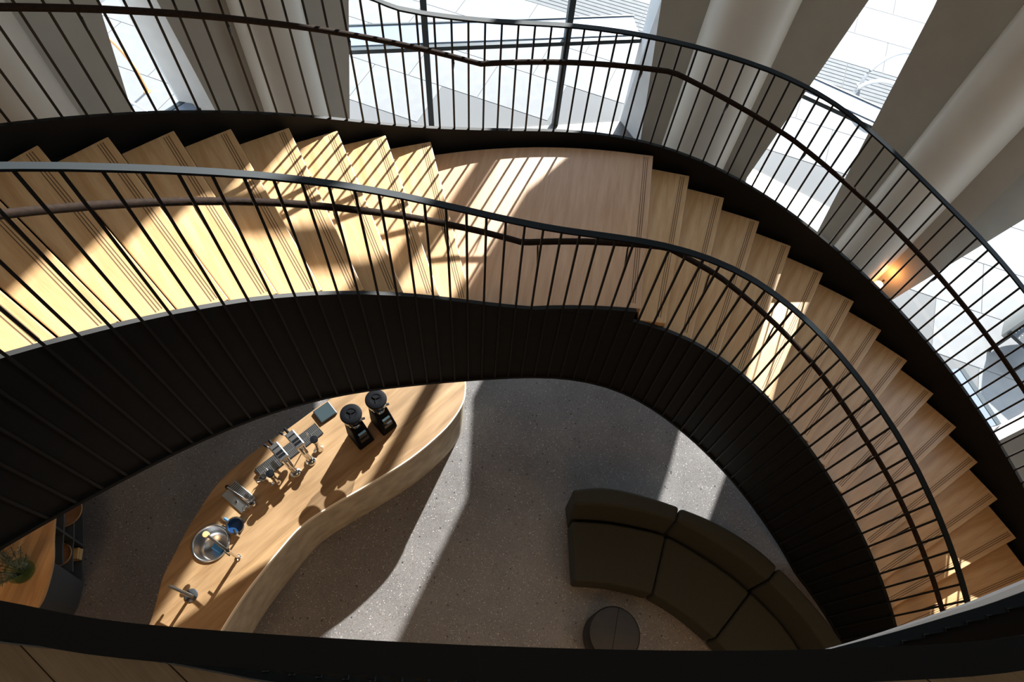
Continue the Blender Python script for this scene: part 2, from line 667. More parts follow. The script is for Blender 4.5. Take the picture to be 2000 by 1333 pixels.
def window(n, g0, g1, mull, label, zc=1.45, ledge=0.42, head=Z_TOP, upper=None, bottom=False):
    """full-height glazing on plan line g0-g1; the outer side lies to the left of travel"""
    g0, g1 = Vector(g0), Vector(g1)
    L = (g1 - g0).length
    t = (g1 - g0).normalized()
    root = thing('window_%d' % n, (g0.x, g0.y, 0), label, 'window', kind='structure', rz=math.atan2(t.y, t.x))
    mw = root.matrix_basis.copy()
    xs = [0.0] + mull + [L]
    for x0, x1 in zip(xs, xs[1:]):
        for z0, z1 in ((0.0, zc - 0.055), (zc + 0.005, head - 0.04)):
            MB().box(x0 + 0.035, x1 - 0.035, 0.02, 0.028, z0, z1, mw).build('pane', M['glass'], root)
    for x in mull:
        MB().box(x - 0.04, x + 0.04, -0.03, 0.07, -0.02, head, mw).build('mullion', M['frame'], root)
    MB().box(0.0 if ledge else L - 0.75, L, -0.03, 0.03, zc - 0.055, zc + 0.005, mw).build('transom', M['frame'], root)
    if bottom:
        MB().box(0.0, L, 0.0, 0.06, 0.0, 0.06, mw).build('bottom_rail', M['frame'], root)
    if ledge == 0:
        lg = MB().box(L - 0.75, L, -0.16, -0.035, zc - 0.04, zc, mw).build('ledge', M['ledge'], root)
        MB().box(L - 0.75, L, -0.18, -0.16, zc - 0.05, zc + 0.01, mw).build('ledge_edge', M['frame'], lg)
        return root
    y0, y1 = (0.075, ledge) if ledge > 0 else (ledge, -0.035)
    lg = MB().box(0.02, L - 0.02, y0, y1, zc - 0.04, zc, mw).build('ledge', M['ledge'], root)
    e0, e1 = (ledge, ledge + 0.025) if ledge > 0 else (ledge - 0.025, ledge)
    MB().box(0.0, L, e0, e1, zc - 0.05, zc + 0.015, mw).build('ledge_edge', M['frame'], lg)
    if upper:  # unseen upper mullions and transoms, added to shape the sun patches
        MB().box(0.0, upper[-1] + 0.06, -0.03, 0.05, head - 0.04, head + 0.04, mw).build('transom', M['frame'], root)
        for x0, x1 in zip(upper, upper[1:]):
            MB().box(x0 + min(0.06, (x1 - x0) * 0.4), x1 - min(0.06, (x1 - x0) * 0.4), 0.02, 0.028, head + 0.04, Z_TOP, mw).build('pane', M['glass'], root)
        for x in upper[1:-1]:
            MB().box(x - 0.065, x + 0.065, -0.03, 0.07, head + 0.04, Z_TOP, mw).build('mullion', M['frame'], root)
        MB().box(upper[0], upper[-1], -0.03, 0.07, 7.12, 7.34, mw).build('transom', M['frame'], root)
    return root


window(1, (-4.30, 5.45), (-3.43, 6.49), [], 'narrow slot window with a metal ledge on the left of the wide window', ledge=-0.24)
window(2, (-1.95, 7.453), (2.33, 7.903), [1.36, 3.255], 'wide three-bay window with two dark mullions and a pale ledge', ledge=0.47, head=3.0, upper=[2.5, 2.63, 4.0, 4.95])
window(3, (4.2, 6.973), (5.32, 6.144), [], 'narrow slot window overlooking the bicycle hoops', ledge=0.36)
window(4, (5.56, 4.57), (6.02, 2.62), [], 'tall slot window beside the foot of the stair', zc=0.42, ledge=0)

# pavement outside
pv = MB().prism([(-40, -40), (40, -40), (40, 40), (-40, 40)], -0.3, -0.026).build('pavement', M['ground'])
tag(struct(pv), 'pale sunlit street pavement of large slabs outside the windows', 'pavement')


def inside(x, y, poly):
    c = False
    for (x0, y0), (x1, y1) in zip(poly, poly[1:] + poly[:1]):
        if (y0 > y) != (y1 > y) and x < (x1 - x0) * (y - y0) / (y1 - y0) + x0:
            c = not c
    return c


grow = [(x * 1.06, 2 + (y - 2) * 1.07) for x, y in FACADE]
th = math.radians(-24)
slab_me = MB().box(-0.594, 0.594, -0.444, 0.444, -0.12, -0.02)
rib_me = MB()
for i in range(9):
    rib_me.box(-0.594, 0.594, -0.444 + i * 0.1, -0.444 + i * 0.1 + 0.075, -0.12, -0.02)
slab_src = rib_src = None
cnt = 0
for j in range(-3, 16):
    for i in range(-10, 12):
        u = (i + 0.5 * (j % 2)) * 1.2
        q = j * 0.9
        x = 5.2 + u * math.cos(th) - q * math.sin(th)
        y = 6.6 + u * math.sin(th) + q * math.cos(th)
        if x < -9 or x > 13 or y < 1.5 or y > 16:
            continue
        poly = [(x + a * 0.6 * math.cos(th) - b * 0.45 * math.sin(th), y + a * 0.6 * math.sin(th) + b * 0.45 * math.cos(th)) for a in (-1, 1) for b in (-1, 1)]
        if any(inside(px, py, FACADE) for px, py in poly) or inside(x, y, grow):
            continue
        mw = Matrix.Translation((x, y, 0)) @ Matrix.Rotation(th, 4, 'Z')
        ribbed = j == 3
        if ribbed:
            if rib_src is None:
                rib_src = rib_me.build('paving_slab', M['paving2'], pv, mw=mw)
            else:
                inst(rib_src, 'paving_slab', pv, mw)
        else:
            if slab_src is None:
                slab_src = slab_me.build('paving_slab', M['paving'], pv, mw=mw)
            else:
                inst(slab_src, 'paving_slab', pv, mw)
        cnt += 1

# ------------------------------------------------------------------ upper floor with the void edge
VOID = catmull([(-2.13, 0.76), (-2.0, 0.50), (-1.72, 0.305), (-1.35, 0.233), (-1.076, 0.197), (-0.87, 0.166), (-0.7, 0.134), (-0.5, 0.098), (-0.1, 0.062), (0.3, 0.04), (0.6, 0.036), (0.87, 0.047), (1.19, 0.102), (1.46, 0.158), (1.714, 0.218), (2.2, 0.36), (2.8, 0.6), (3.5, 0.95), (4.4, 1.45), (5.3, 1.95), (5.85, 2.25)], 5)
# VOID runs left to right; the void lies to its left
slab_poly = [p for p in offset2d(VOID, 0.0)] + [(5.84, 1.9), (5.98, -5.15), (-7.18, -5.15), (-7.18, 1.42), (-3.63, 1.42)]
up = fill_poly(slab_poly, [], Z_UP - 0.2, Z_UP - 0.03, 'floor_upper', M['ceiling'])
tag(struct(up), 'upper gallery floor of oak boards around the curved void', 'floor')
# boards of the upper floor (local x along the board)
pa = math.radians(-38)
ct, sn = math.cos(pa), math.sin(pa)
inner_poly = [p for p in offset2d(VOID, -0.034)] + [(5.78, 1.9), (5.9, -5.1), (-7.1, -5.1), (-7.1, 1.35), (-3.6, 1.35)]


def clip_half(poly, n, d):
    out = []
    for i in range(len(poly)):
        p, q = poly[i], poly[(i + 1) % len(poly)]
        a, b = n[0] * p[0] + n[1] * p[1] - d, n[0] * q[0] + n[1] * q[1] - d
        if a <= 0:
            out.append(p)
        if (a < 0 < b) or (b < 0 < a):
            k = a / (a - b)
            out.append((p[0] + (q[0] - p[0]) * k, p[1] + (q[1] - p[1]) * k))
    return out


BW = 0.21
near = clip_half(inner_poly, (-1, 0), 3.2)
near = clip_half(near, (1, 0), 2.4)
near = clip_half(near, (0, -1), 1.2)
rest = fill_poly(inner_poly, [], Z_UP - 0.03, Z_UP - 0.012, 'board_bed', M['groove'], up)
nv = (-sn, ct)
for k in range(-16, 16):
    strip = clip_half(clip_half(near, nv, (k + 1) * BW - 0.002), (-nv[0], -nv[1]), -(k * BW + 0.002))
    if len(strip) < 3:
        continue
    loc = [((x * ct + y * sn), (-x * sn + y * ct)) for x, y in strip]
    MB().prism(loc, -0.012, 0.0).build('floor_board', M['oak_floor'], up, mw=Matrix.Translation((0, 0, Z_UP)) @ Matrix.Rotation(pa, 4, 'Z'))

# white edge board on the void side of the slab
vs = [(q, r_) for q, r_ in zip(offset2d(VOID, 0.034), normals2d(VOID)) if q[0] > 1.05]
v, f = [], []
for q, r_ in vs:
    wd = 0.001 + 0.03 * max(0.0, min(1.0, (q[0] - 1.15) / 0.9))
    o_ = (q[0] + r_.x * wd, q[1] + r_.y * wd)
    v += [(*q, Z_UP - 0.1), (*q, Z_UP - 0.02), (*o_, Z_UP - 0.02), (*o_, Z_UP - 0.1)]
for i in range(len(vs) - 1):
    for k in range(4):
        f.append((i * 4 + k, i * 4 + (k + 1) % 4, i * 4 + 4 + (k + 1) % 4, i * 4 + 4 + k))
f += [(0, 1, 2, 3), tuple(len(v) - 4 + k for k in range(4))]
edge = mesh_obj('trim_1', v, f, M['white'])
tag(struct(edge), 'white painted edge board along the rim of the void', 'trim')

# gallery balustrade
bal = thing('gallery_balustrade', (0.0, 0.05, Z_UP), 'black steel gallery balustrade with close-set bars along the void rim', 'balustrade')
sweep(VOID, [Z_UP] * len(VOID), [(-0.03, -0.011), (0.035, -0.011), (0.035, 0.006), (-0.03, 0.006)], 'base_flange', M['steel_rail'], bal)
sweep(VOID, [Z_UP + 1.0] * len(VOID), [(-0.0235, -0.012), (0.0235, -0.012), (0.0235, 0.0), (-0.0235, 0.0)], 'top_rail', M['rail_black'], bal)
bar = None
for i, p in enumerate(resample(VOID, 0.075)):
    if p[0] > 4.6:
        break
    mw = Matrix.Translation((p[0], p[1], Z_UP + 0.006))
    if bar is None:
        bar = MB().box(-0.006, 0.006, -0.006, 0.006, 0, 0.981).build('baluster', M['steel'], bal, mw=mw)
        foot = MB().box(-0.009, 0.009, -0.009, 0.009, 0, 0.006).build('baluster_foot', M['dark_steel'], bal, mw=mw)
    else:
        inst(bar, 'baluster', bal, mw)
        inst(foot, 'baluster_foot', bal, mw)

# ================================================================== the staircase
# plan x, y of the inner stringer; heights of its top, bottom, top rail and handrail
INNER = [(-2.237, 0.543, 5.150, 3.934, 6.157, 5.869), (-2.182, 0.693, 5.047, 3.832, 6.054, 5.767), (-2.119, 0.840, 4.945, 3.689, 5.952, 5.665), (-2.047, 0.983, 4.843,
    3.552, 5.849, 5.562), (-1.968, 1.122, 4.740, 3.424, 5.747, 5.460), (-1.881, 1.256, 4.638, 3.304, 5.645, 5.357), (-1.786, 1.385, 4.526, 3.192, 5.542, 5.255), (-1.685,
    1.509, 4.416, 3.084, 5.440, 5.153), (-1.577, 1.627, 4.309, 2.979, 5.337, 5.053), (-1.462, 1.739, 4.205, 2.874, 5.224, 4.950), (-1.342, 1.844, 4.102, 2.767, 5.113,
    4.845), (-1.216, 1.943, 4.001, 2.659, 5.004, 4.739), (-1.085, 2.034, 3.900, 2.553, 4.898, 4.634), (-0.948, 2.118, 3.799, 2.447, 4.795, 4.530), (-0.807, 2.193, 3.698,
    2.346, 4.693, 4.429), (-0.663, 2.261, 3.596, 2.250, 4.591, 4.329), (-0.514, 2.321, 3.495, 2.164, 4.489, 4.229), (-0.363, 2.374, 3.395, 2.090, 4.388, 4.126), (-0.209,
    2.418, 3.298, 2.029, 4.289, 4.021), (-0.054, 2.455, 3.207, 1.980, 4.197, 3.923), (0.104, 2.484, 3.127, 1.944, 4.112, 3.839), (0.262, 2.506, 3.062, 1.919, 4.037,
    3.779), (0.421, 2.521, 3.013, 1.902, 3.974, 3.742), (0.581, 2.530, 2.976, 1.886, 3.926, 3.726), (0.741, 2.533, 2.948, 1.867, 3.892, 3.726), (0.901, 2.530, 2.922,
    1.836, 3.865, 3.733), (1.061, 2.521, 2.896, 1.793, 3.842, 3.730), (1.220, 2.506, 2.865, 1.733, 3.815, 3.704), (1.379, 2.484, 2.826, 1.655, 3.783, 3.651), (1.536,
    2.456, 2.776, 1.559, 3.742, 3.576), (1.692, 2.420, 2.713, 1.447, 3.690, 3.482), (1.846, 2.378, 2.638, 1.325, 3.626, 3.374), (1.998, 2.327, 2.553, 1.198, 3.550,
    3.257), (2.147, 2.269, 2.460, 1.072, 3.466, 3.138), (2.293, 2.203, 2.360, 0.948, 3.376, 3.018), (2.434, 2.128, 2.256, 0.828, 3.281, 2.898), (2.570, 2.044, 2.151,
    0.714, 3.184, 2.780), (2.701, 1.952, 2.046, 0.606, 3.087, 2.663), (2.826, 1.852, 1.943, 0.504, 2.990, 2.550), (2.944, 1.744, 1.842, 0.408, 2.895, 2.445), (3.057,
    1.630, 1.745, 0.317, 2.801, 2.347), (3.162, 1.510, 1.651, 0.231, 2.706, 2.256), (3.262, 1.385, 1.560, 0.151, 2.612, 2.168), (3.354, 1.254, 1.470, 0.076, 2.516,
    2.081), (3.440, 1.119, 1.381, 0.000, 2.421, 1.993), (3.519, 0.980, 1.291, 0.000, 2.325, 1.903), (3.592, 0.838, 1.201, 0.000, 2.229, 1.811), (3.658, 0.692, 1.109,
    0.000, 2.132, 1.716), (3.716, 0.543, 1.016, 0.000, 2.035, 1.620), (3.768, 0.391, 0.918, 0.000, 1.936, 1.521), (3.811, 0.238, 0.818, 0.000, 1.837, 1.422), (3.847,
    0.082, 0.719, 0.000, 1.737, 1.322), (3.875, -0.076, 0.620, 0.000, 1.638, 1.223), (3.895, -0.235, 0.521, 0.000, 1.539, 1.124), (3.907, -0.394, 0.422, 0.000, 1.440,
    1.025), (3.911, -0.554, 0.322, 0.000, 1.341, 0.926), (3.908, -0.714, 0.223, 0.000, 1.241, 0.826), (3.896, -0.874, 0.124, 0.000, 1.142, 0.727), (3.876, -1.032, 0.025,
    0.000, 1.043, 0.628)]
# plan x, y of the outer stringer; heights of its top, top rail and handrail
OUTER = [(-3.623, 1.231, 5.163, 6.233, 5.878), (-3.558, 1.402, 5.088, 6.158, 5.803), (-3.486, 1.571, 5.012, 6.082, 5.727), (-3.407, 1.736, 4.936, 6.006, 5.652), (-3.322,
    1.898, 4.861, 5.931, 5.576), (-3.230, 2.057, 4.785, 5.855, 5.500), (-3.132, 2.211, 4.710, 5.780, 5.425), (-3.028, 2.362, 4.634, 5.704, 5.349), (-2.918, 2.508, 4.558,
    5.628, 5.274), (-2.802, 2.650, 4.483, 5.553, 5.198), (-2.680, 2.788, 4.407, 5.477, 5.122), (-2.554, 2.920, 4.330, 5.400, 5.047), (-2.422, 3.047, 4.250, 5.320, 4.971),
    (-2.285, 3.168, 4.170, 5.240, 4.894), (-2.143, 3.285, 4.089, 5.159, 4.815), (-1.997, 3.396, 4.008, 5.078, 4.738), (-1.847, 3.500, 3.925, 4.995, 4.663), (-1.693,
    3.599, 3.842, 4.912, 4.589), (-1.534, 3.691, 3.758, 4.828, 4.515), (-1.373, 3.777, 3.674, 4.744, 4.441), (-1.207, 3.856, 3.591, 4.661, 4.365), (-1.039, 3.929, 3.508,
    4.578, 4.287), (-0.868, 3.994, 3.429, 4.499, 4.208), (-0.695, 4.053, 3.356, 4.426, 4.128), (-0.519, 4.105, 3.293, 4.312, 4.050), (-0.342, 4.150, 3.241, 4.249, 3.979),
    (-0.162, 4.189, 3.200, 4.201, 3.920), (0.018, 4.220, 3.169, 4.165, 3.876), (0.200, 4.243, 3.147, 4.140, 3.847), (0.382, 4.260, 3.133, 4.124, 3.832), (0.565, 4.270,
    3.126, 4.113, 3.830), (0.748, 4.272, 3.122, 4.104, 3.836), (0.931, 4.266, 3.118, 4.093, 3.845), (1.114, 4.254, 3.111, 4.080, 3.849), (1.296, 4.233, 3.099, 4.066,
    3.846), (1.477, 4.206, 3.080, 4.049, 3.831), (1.657, 4.171, 3.055, 4.032, 3.803), (1.835, 4.129, 3.022, 4.013, 3.760), (2.012, 4.080, 2.983, 3.993, 3.704), (2.186,
    4.025, 2.936, 3.969, 3.641), (2.358, 3.963, 2.884, 3.938, 3.572), (2.528, 3.895, 2.826, 3.899, 3.499), (2.696, 3.821, 2.765, 3.848, 3.425), (2.860, 3.742, 2.700,
    3.786, 3.349), (3.021, 3.656, 2.634, 3.715, 3.273), (3.180, 3.565, 2.565, 3.639, 3.196), (3.335, 3.468, 2.495, 3.562, 3.120), (3.487, 3.366, 2.425, 3.487, 3.046),
    (3.634, 3.258, 2.355, 3.415, 2.971), (3.779, 3.146, 2.284, 3.346, 2.896), (3.919, 3.028, 2.212, 3.279, 2.821), (4.054, 2.906, 2.140, 3.210, 2.744), (4.186, 2.779,
    2.067, 3.138, 2.666), (4.312, 2.647, 1.994, 3.065, 2.588), (4.434, 2.510, 1.921, 2.991, 2.510), (4.550, 2.369, 1.848, 2.917, 2.434), (4.661, 2.223, 1.775, 2.843,
    2.361), (4.767, 2.073, 1.702, 2.770, 2.287), (4.866, 1.920, 1.630, 2.696, 2.213), (4.960, 1.763, 1.559, 2.622, 2.139), (5.048, 1.602, 1.488, 2.548, 2.066), (5.129,
    1.438, 1.414, 2.474, 1.992), (5.205, 1.272, 1.340, 2.401, 1.918), (5.274, 1.102, 1.267, 2.327, 1.844), (5.337, 0.930, 1.193, 2.253, 1.770), (5.393, 0.756, 1.119,
    2.179, 1.697), (5.443, 0.580, 1.045, 2.105, 1.623), (5.486, 0.402, 0.971, 2.032, 1.549), (5.522, 0.223, 0.898, 1.958, 1.475), (5.551, 0.042, 0.824, 1.884, 1.401),
    (5.574, -0.140, 0.750, 1.810, 1.328), (5.589, -0.322, 0.676, 1.736, 1.254), (5.598, -0.505, 0.602, 1.663, 1.180), (5.600, -0.688, 0.529, 1.589, 1.106), (5.595,
    -0.871, 0.455, 1.515, 1.032), (5.583, -1.053, 0.381, 1.441, 0.959), (5.564, -1.235, 0.307, 1.367, 0.885), (5.538, -1.416, 0.233, 1.294, 0.811)]
# step number (0 = landing edge, counted down), inner and outer end of its nosing
NOSING = [(-13, -2.129, 0.817, -3.467, 1.414), (-12, -2.023, 1.027, -3.317, 1.736), (-11, -1.900, 1.227, -3.143, 2.045), (-10, -1.762, 1.417, -2.945, 2.340), (-9, -1.613,
    1.589, -2.725, 2.618), (-8, -1.455, 1.746, -2.483, 2.877), (-7, -1.271, 1.901, -2.227, 3.112), (-6, -1.077, 2.039, -1.943, 3.336), (-5, -0.872, 2.160, -1.660, 3.525),
    (-4, -0.658, 2.263, -1.329, 3.709), (-3, -0.436, 2.349, -1.021, 3.850), (-2, -0.208, 2.418, -0.683, 3.973), (-1, 0.006, 2.467, -0.337, 4.069), (0, 1.250, 2.502,
    1.572, 4.107), (1, 1.470, 2.468, 1.923, 4.023), (2, 1.705, 2.417, 2.267, 3.912), (3, 1.954, 2.343, 2.620, 3.768), (4, 2.212, 2.241, 2.943, 3.608), (5, 2.440, 2.124,
    3.271, 3.414), (6, 2.655, 1.986, 3.583, 3.197), (7, 2.841, 1.839, 3.863, 2.971), (8, 3.014, 1.675, 4.125, 2.726), (9, 3.186, 1.482, 4.382, 2.448), (10, 3.341, 1.273,
    4.603, 2.167), (11, 3.470, 1.068, 4.804, 1.869), (12, 3.594, 0.833, 4.983, 1.554), (13, 3.686, 0.624, 5.139, 1.222), (14, 3.764, 0.403, 5.268, 0.884), (15, 3.826,
    0.176, 5.371, 0.537), (16, 3.872, -0.055, 5.448, 0.184), (17, 3.900, -0.288, 5.497, -0.175), (18, 3.911, -0.523, 5.519, -0.536), (19, 3.905, -0.757, 5.513, -0.898),
    (20, 3.882, -0.991, 5.480, -1.258)]
NOS = {k: (Vector((a, b)), Vector((c, d))) for k, a, b, c, d in NOSING}

stair = thing('staircase', (1.2, 3.3, 0.0), 'sweeping curved staircase of oak treads between black steel stringers with bar railings', 'staircase')
INNER = [q + (0.16 * i,) for i, q in enumerate(INNER)]      # last column: running length
OUTER = [q + (0.18 * i,) for i, q in enumerate(OUTER)][1:]
IN = resample(INNER, 0.06)
OUT = resample(OUTER, 0.08)
OUT = [p for p in OUT if p[1] > -1.1 or p[0] < 4]


def tread_poly(k):
    """corner points inner front, outer front, outer back, inner back of step k"""
    fi, fo = NOS[k]
    bi, bo = NOS[k - 1]
    return fi, fo, bo, bi


def curve_between(P, a, b):
    ia = min(range(len(P)), key=lambda i: (P[i][0] - a.x) ** 2 + (P[i][1] - a.y) ** 2)
    ib = min(range(len(P)), key=lambda i: (P[i][0] - b.x) ** 2 + (P[i][1] - b.y) ** 2)
    return [Vector(P[i][:2]) for i in range(min(ia, ib) + 1, max(ia, ib))]


tread_in = offset2d(IN, 0.034)
tread_out = offset2d(OUT, -0.085)
for k in range(-12, 20):
    fi, fo, bo, bi = tread_poly(k)
    z = ZL - k * RISE
    x = (fo - fi).normalized()
    n = Vector((-x.y, x.x))
    if n.dot(bi - fi) < 0:
        n = -n
    fi2 = fi + x * 0.034
    bx = (bo - bi).normalized()
    bi2 = bi + bx * 0.034 - n * 0.012
    bo2 = bo - n * 0.012
    if k == 0:
        ci = curve_between(tread_in, bi2, fi2)      # from back (-1) to front (0)
        co = curve_between(tread_out, bo2, fo)
        pts = [fi2, fo] + co[::-1] + [bo2, bi2] + ci
    else:
        pts = [fi2, fo, bo2, bi2]
    ang = math.atan2(x.y, x.x)
    mw = Matrix.Translation((fi.x, fi.y, z)) @ Matrix.Rotation(ang, 4, 'Z')
    inv = mw.inverted()
    loc = [(inv @ Vector((p.x, p.y, z))).to_2d() for p in pts]
    loc = [(p.x, p.y) for p in loc]
    name = 'landing' if k == 0 else 'tread'
    o = MB().prism(loc, -0.05, 0.0).build(name, M['oak_landing' if k == 0 else 'oak'], stair, mw=mw)
    bevel(o, 0.006, 2)
    W = (fo - fi).length
    ysg = 1 if loc[2][1] > loc[0][1] else -1
    for i in range(3):
        y0 = ysg * (0.045 + i * 0.016)
        MB().box(0.075, W - 0.03, y0 - 0.0028, y0 + 0.0028, -0.001, 0.0006).build('grip_strip', M['groove'], o, mw=mw)
    # black steel tray carrying the tread
    fo_t = fo + x * 0.05
    bo_t = bo2 + bx * 0.05
    if k == 0:
        pts2 = [fi2, fo_t] + [p + (p - Vector((0.6, 1.0))).normalized() * 0.05 for p in co[::-1]] + [bo_t, bi2] + ci
    else:
        pts2 = [fi2, fo_t, bo_t, bi2]
    pts2 = [p + n * (0.015 if i < 2 else 0) for i, p in enumerate(pts2)]
    MB().prism([(p.x, p.y) for p in pts2], z - 0.075, z - 0.051).build('tread_tray', M['steel'], stair)
    # riser under the nosing of the step above
    rb0, rb1 = bi + bx * 0.034 + n * 0.02, bo + n * 0.02
    MB().prism([(rb0.x, rb0.y), (rb1.x, rb1.y), (rb1.x + n.x * 0.018, rb1.y + n.y * 0.018), (rb0.x + n.x * 0.018, rb0.y + n.y * 0.018)], z - 0.04, z + RISE - 0.052).build('riser', M['oak'], stair)

# stringers
Pi = [p[:2] for p in IN]
inner_string = wallstrip(Pi, [p[2] for p in IN], [p[3] for p in IN], 0.03, 'inner_stringer', M['steel'], stair)
sweep(Pi, [p[3] for p in IN], [(-0.02, 0.0), (0.06, 0.0), (0.06, 0.03), (-0.02, 0.03)], 'bottom_flange', M['steel'], inner_string)
Po = [p[:2] for p in OUT]


def z_tread_at(p):
    """height of the nosing line near plan point p, from the outer nosings"""
    best = None
    ks = sorted(NOS)
    for a, b in zip(ks, ks[1:]):
        A, B = NOS[a][1], NOS[b][1]
        d = B - A
        t = max(0, min(1, (Vector(p) - A).dot(d) / d.dot(d)))
        e = (A + d * t - Vector(p)).length
        if best is None or e < best[0]:
            kk = a + (b - a) * t
            if -1 < kk < 0:
                kk = 0
            best = (e, kk)
    return ZL - best[1] * RISE


zb_out = [min(z_tread_at(p) - 0.14, q[2] - 0.22) for p, q in zip(Po, OUT)]
zb_out = [sum(zb_out[max(0, i - 6):i + 7]) / len(zb_out[max(0, i - 6):i + 7]) for i in range(len(zb_out))]
zb_out = [max(0, z) for z in zb_out]
wallstrip(Po, [p[2] for p in OUT], zb_out, -0.03, 'outer_stringer', M['steel'], stair)

# black edge plate closing the landing on the void side
plate = [p for p in tread_in if 0.35 < p[0] < 1.262 and p[1] > 2]
wallstrip([p for p in plate], [ZL + 0.002] * len(plate), [ZL - 0.22] * len(plate), -0.033, 'landing_edge_plate', M['steel'], stair)

# soffit between the two stringers
v, f = [], []
NS = 60
for i in range(NS + 1):
    a = IN[int(i / NS * (len(IN) - 1))]
    b_i = int(i / NS * (len(OUT) - 1))
    b = OUT[b_i]
    for j in range(5):
        t = j / 4
        zz = (a[3] + 0.03) * (1 - t) ** 1.6 + (zb_out[b_i] + 0.0) * (1 - (1 - t) ** 1.6)
        v.append((a[0] + (b[0] - a[0]) * (0.02 + t * 0.97), a[1] + (b[1] - a[1]) * (0.02 + t * 0.97), zz))
for i in range(NS):
    for j in range(4):
        f.append((i * 5 + j, i * 5 + j + 1, i * 5 + 6 + j, i * 5 + 5 + j))
sof = mesh_obj('soffit', v, f, M['steel'], stair, smooth=True)
so = sof.modifiers.new('solid', 'SOLIDIFY')
so.thickness = 0.012

# railings: top rail carries the balusters, handrail carries its brackets
UNIT = MB().box(-0.007, 0.007, -0.007, 0.007, 0.0, 1.0).build('baluster', M['bar'])
unit_me = UNIT.data
bpy.data.objects.remove(UNIT)


def railing(stations, it, ib, ir, name, off, spacing, z_extra_bottom):
    P = [p[:2] for p in stations]
    rail = sweep(P, [p[ir] for p in stations], [(off - 0.023, -0.014), (off + 0.023, -0.014), (off + 0.023, 0.0), (off - 0.023, 0.0)], name, M['steel_rail'], stair)
    for p, nrm in zip(resample([s for s in stations], spacing), normals2d(resample([s for s in stations], spacing))):
        zb = p[ib] + z_extra_bottom
        zt = p[ir] - 0.010
        ang = math.atan2(nrm.y, nrm.x)
        x, y = p[0] + nrm.x * off, p[1] + nrm.y * off
        inst(unit_me, 'baluster', rail, Matrix.Translation((x, y, zb)) @ Matrix.Rotation(ang, 4, 'Z') @ Matrix.Diagonal((1, 1, zt - zb, 1)))
    return rail


IN_R = [p for p in IN if p[-1] > 0.34]      # the railing stops at the gallery
r_in = railing(IN_R, 2, 3, 4, 'inner_top_rail', -0.009, 0.1175, 0.02)
r_out = railing(OUT, 2, 2, 3, 'outer_top_rail', -0.016, 0.121, -0.03)


def handrail(stations, tab, off, post_off, name, step, spacing):
    C = offset2d([p[:2] for p in stations], off)
    Z = [lerp_tab(tab, p[-1]) for p in stations]
    prof = [(0.021 * math.cos(a * math.pi / 5), 0.021 * math.sin(a * math.pi / 5)) for a in range(10)]
    h = sweep(C, Z, prof, name, M['leather'], stair)
    posts = resample(stations, spacing)
    for i, (p, n) in enumerate(zip(posts, normals2d(posts))):
        if i % step != 2:
            continue
        zh = lerp_tab(tab, p[-1])
        post = Vector((p[0] + n.x * post_off, p[1] + n.y * post_off, zh - 0.17))
        top = Vector((p[0] + n.x * off, p[1] + n.y * off, zh - 0.018))
        mid = Vector((top.x, top.y, top.z - 0.035))
        MB().tube([post, mid, top], 0.006, 6).build('bracket', M['bar'], h)
    return h


# height of the handrails along the run: pitched, level over the landing, pitched again
HR_IN = [(0, 5.86), (1.18, 5.11), (2.48, 4.277), (3.0, 3.965), (3.433, 3.72), (4.37, 3.70), (4.77, 3.485), (5.45, 3.02), (6.3, 2.43), (6.9, 2.075), (7.77, 1.565), (9.4, 0.6)]
HR_OUT = [(0, 5.88), (2.25, 4.934), (3.5, 4.41), (4.89, 3.845), (6.355, 3.84), (7.39, 3.495), (8.94, 2.845), (10.09, 2.355), (14.0, 0.78)]
handrail(IN_R, HR_IN, 0.07, -0.009, 'inner_handrail', 5, 0.1175)
handrail(OUT, HR_OUT, -0.08, -0.016, 'outer_handrail', 6, 0.121)

# ================================================================== bar counter
ZC = 0.92
BACK = catmull([(-2.86, 0.15), (-2.79, 0.42), (-2.713, 0.715), (-2.693, 1.053), (-2.64, 1.247), (-2.545, 1.539), (-2.365, 1.919), (-2.083, 2.219), (-1.82, 2.428), (-1.572, 2.645), (-1.36, 2.813), (-1.15, 2.965), (-0.85, 3.14), (-0.5, 3.24), (-0.2, 3.18)], 4)
FRONT = catmull([(-0.085, 3.06), (-0.069, 2.923), (-0.084, 2.748), (-0.161, 2.579), (-0.311, 2.387), (-0.603, 2.124), (-0.978, 1.875), (-1.295, 1.683), (-1.554, 1.498), (-1.748, 1.252), (-1.894, 1.036), (-1.997, 0.869), (-2.108, 0.648), (-2.2, 0.42), (-2.27, 0.15)], 4)
OUTLINE = BACK + FRONT
SINK = (-2.339, 1.344)
hole = [(SINK[0] + 0.152 * math.cos(a * math.pi / 16), SINK[1] + 0.152 * math.sin(a * math.pi / 16)) for a in range(32)]
counter = thing('bar_counter', (-1.4, 1.9, 0), 'long curved coffee bar with oak worktop and rough concrete front', 'counter')
top = fill_poly(OUTLINE, [hole], ZC - 0.04, ZC, 'worktop', M['oak_counter'], counter)
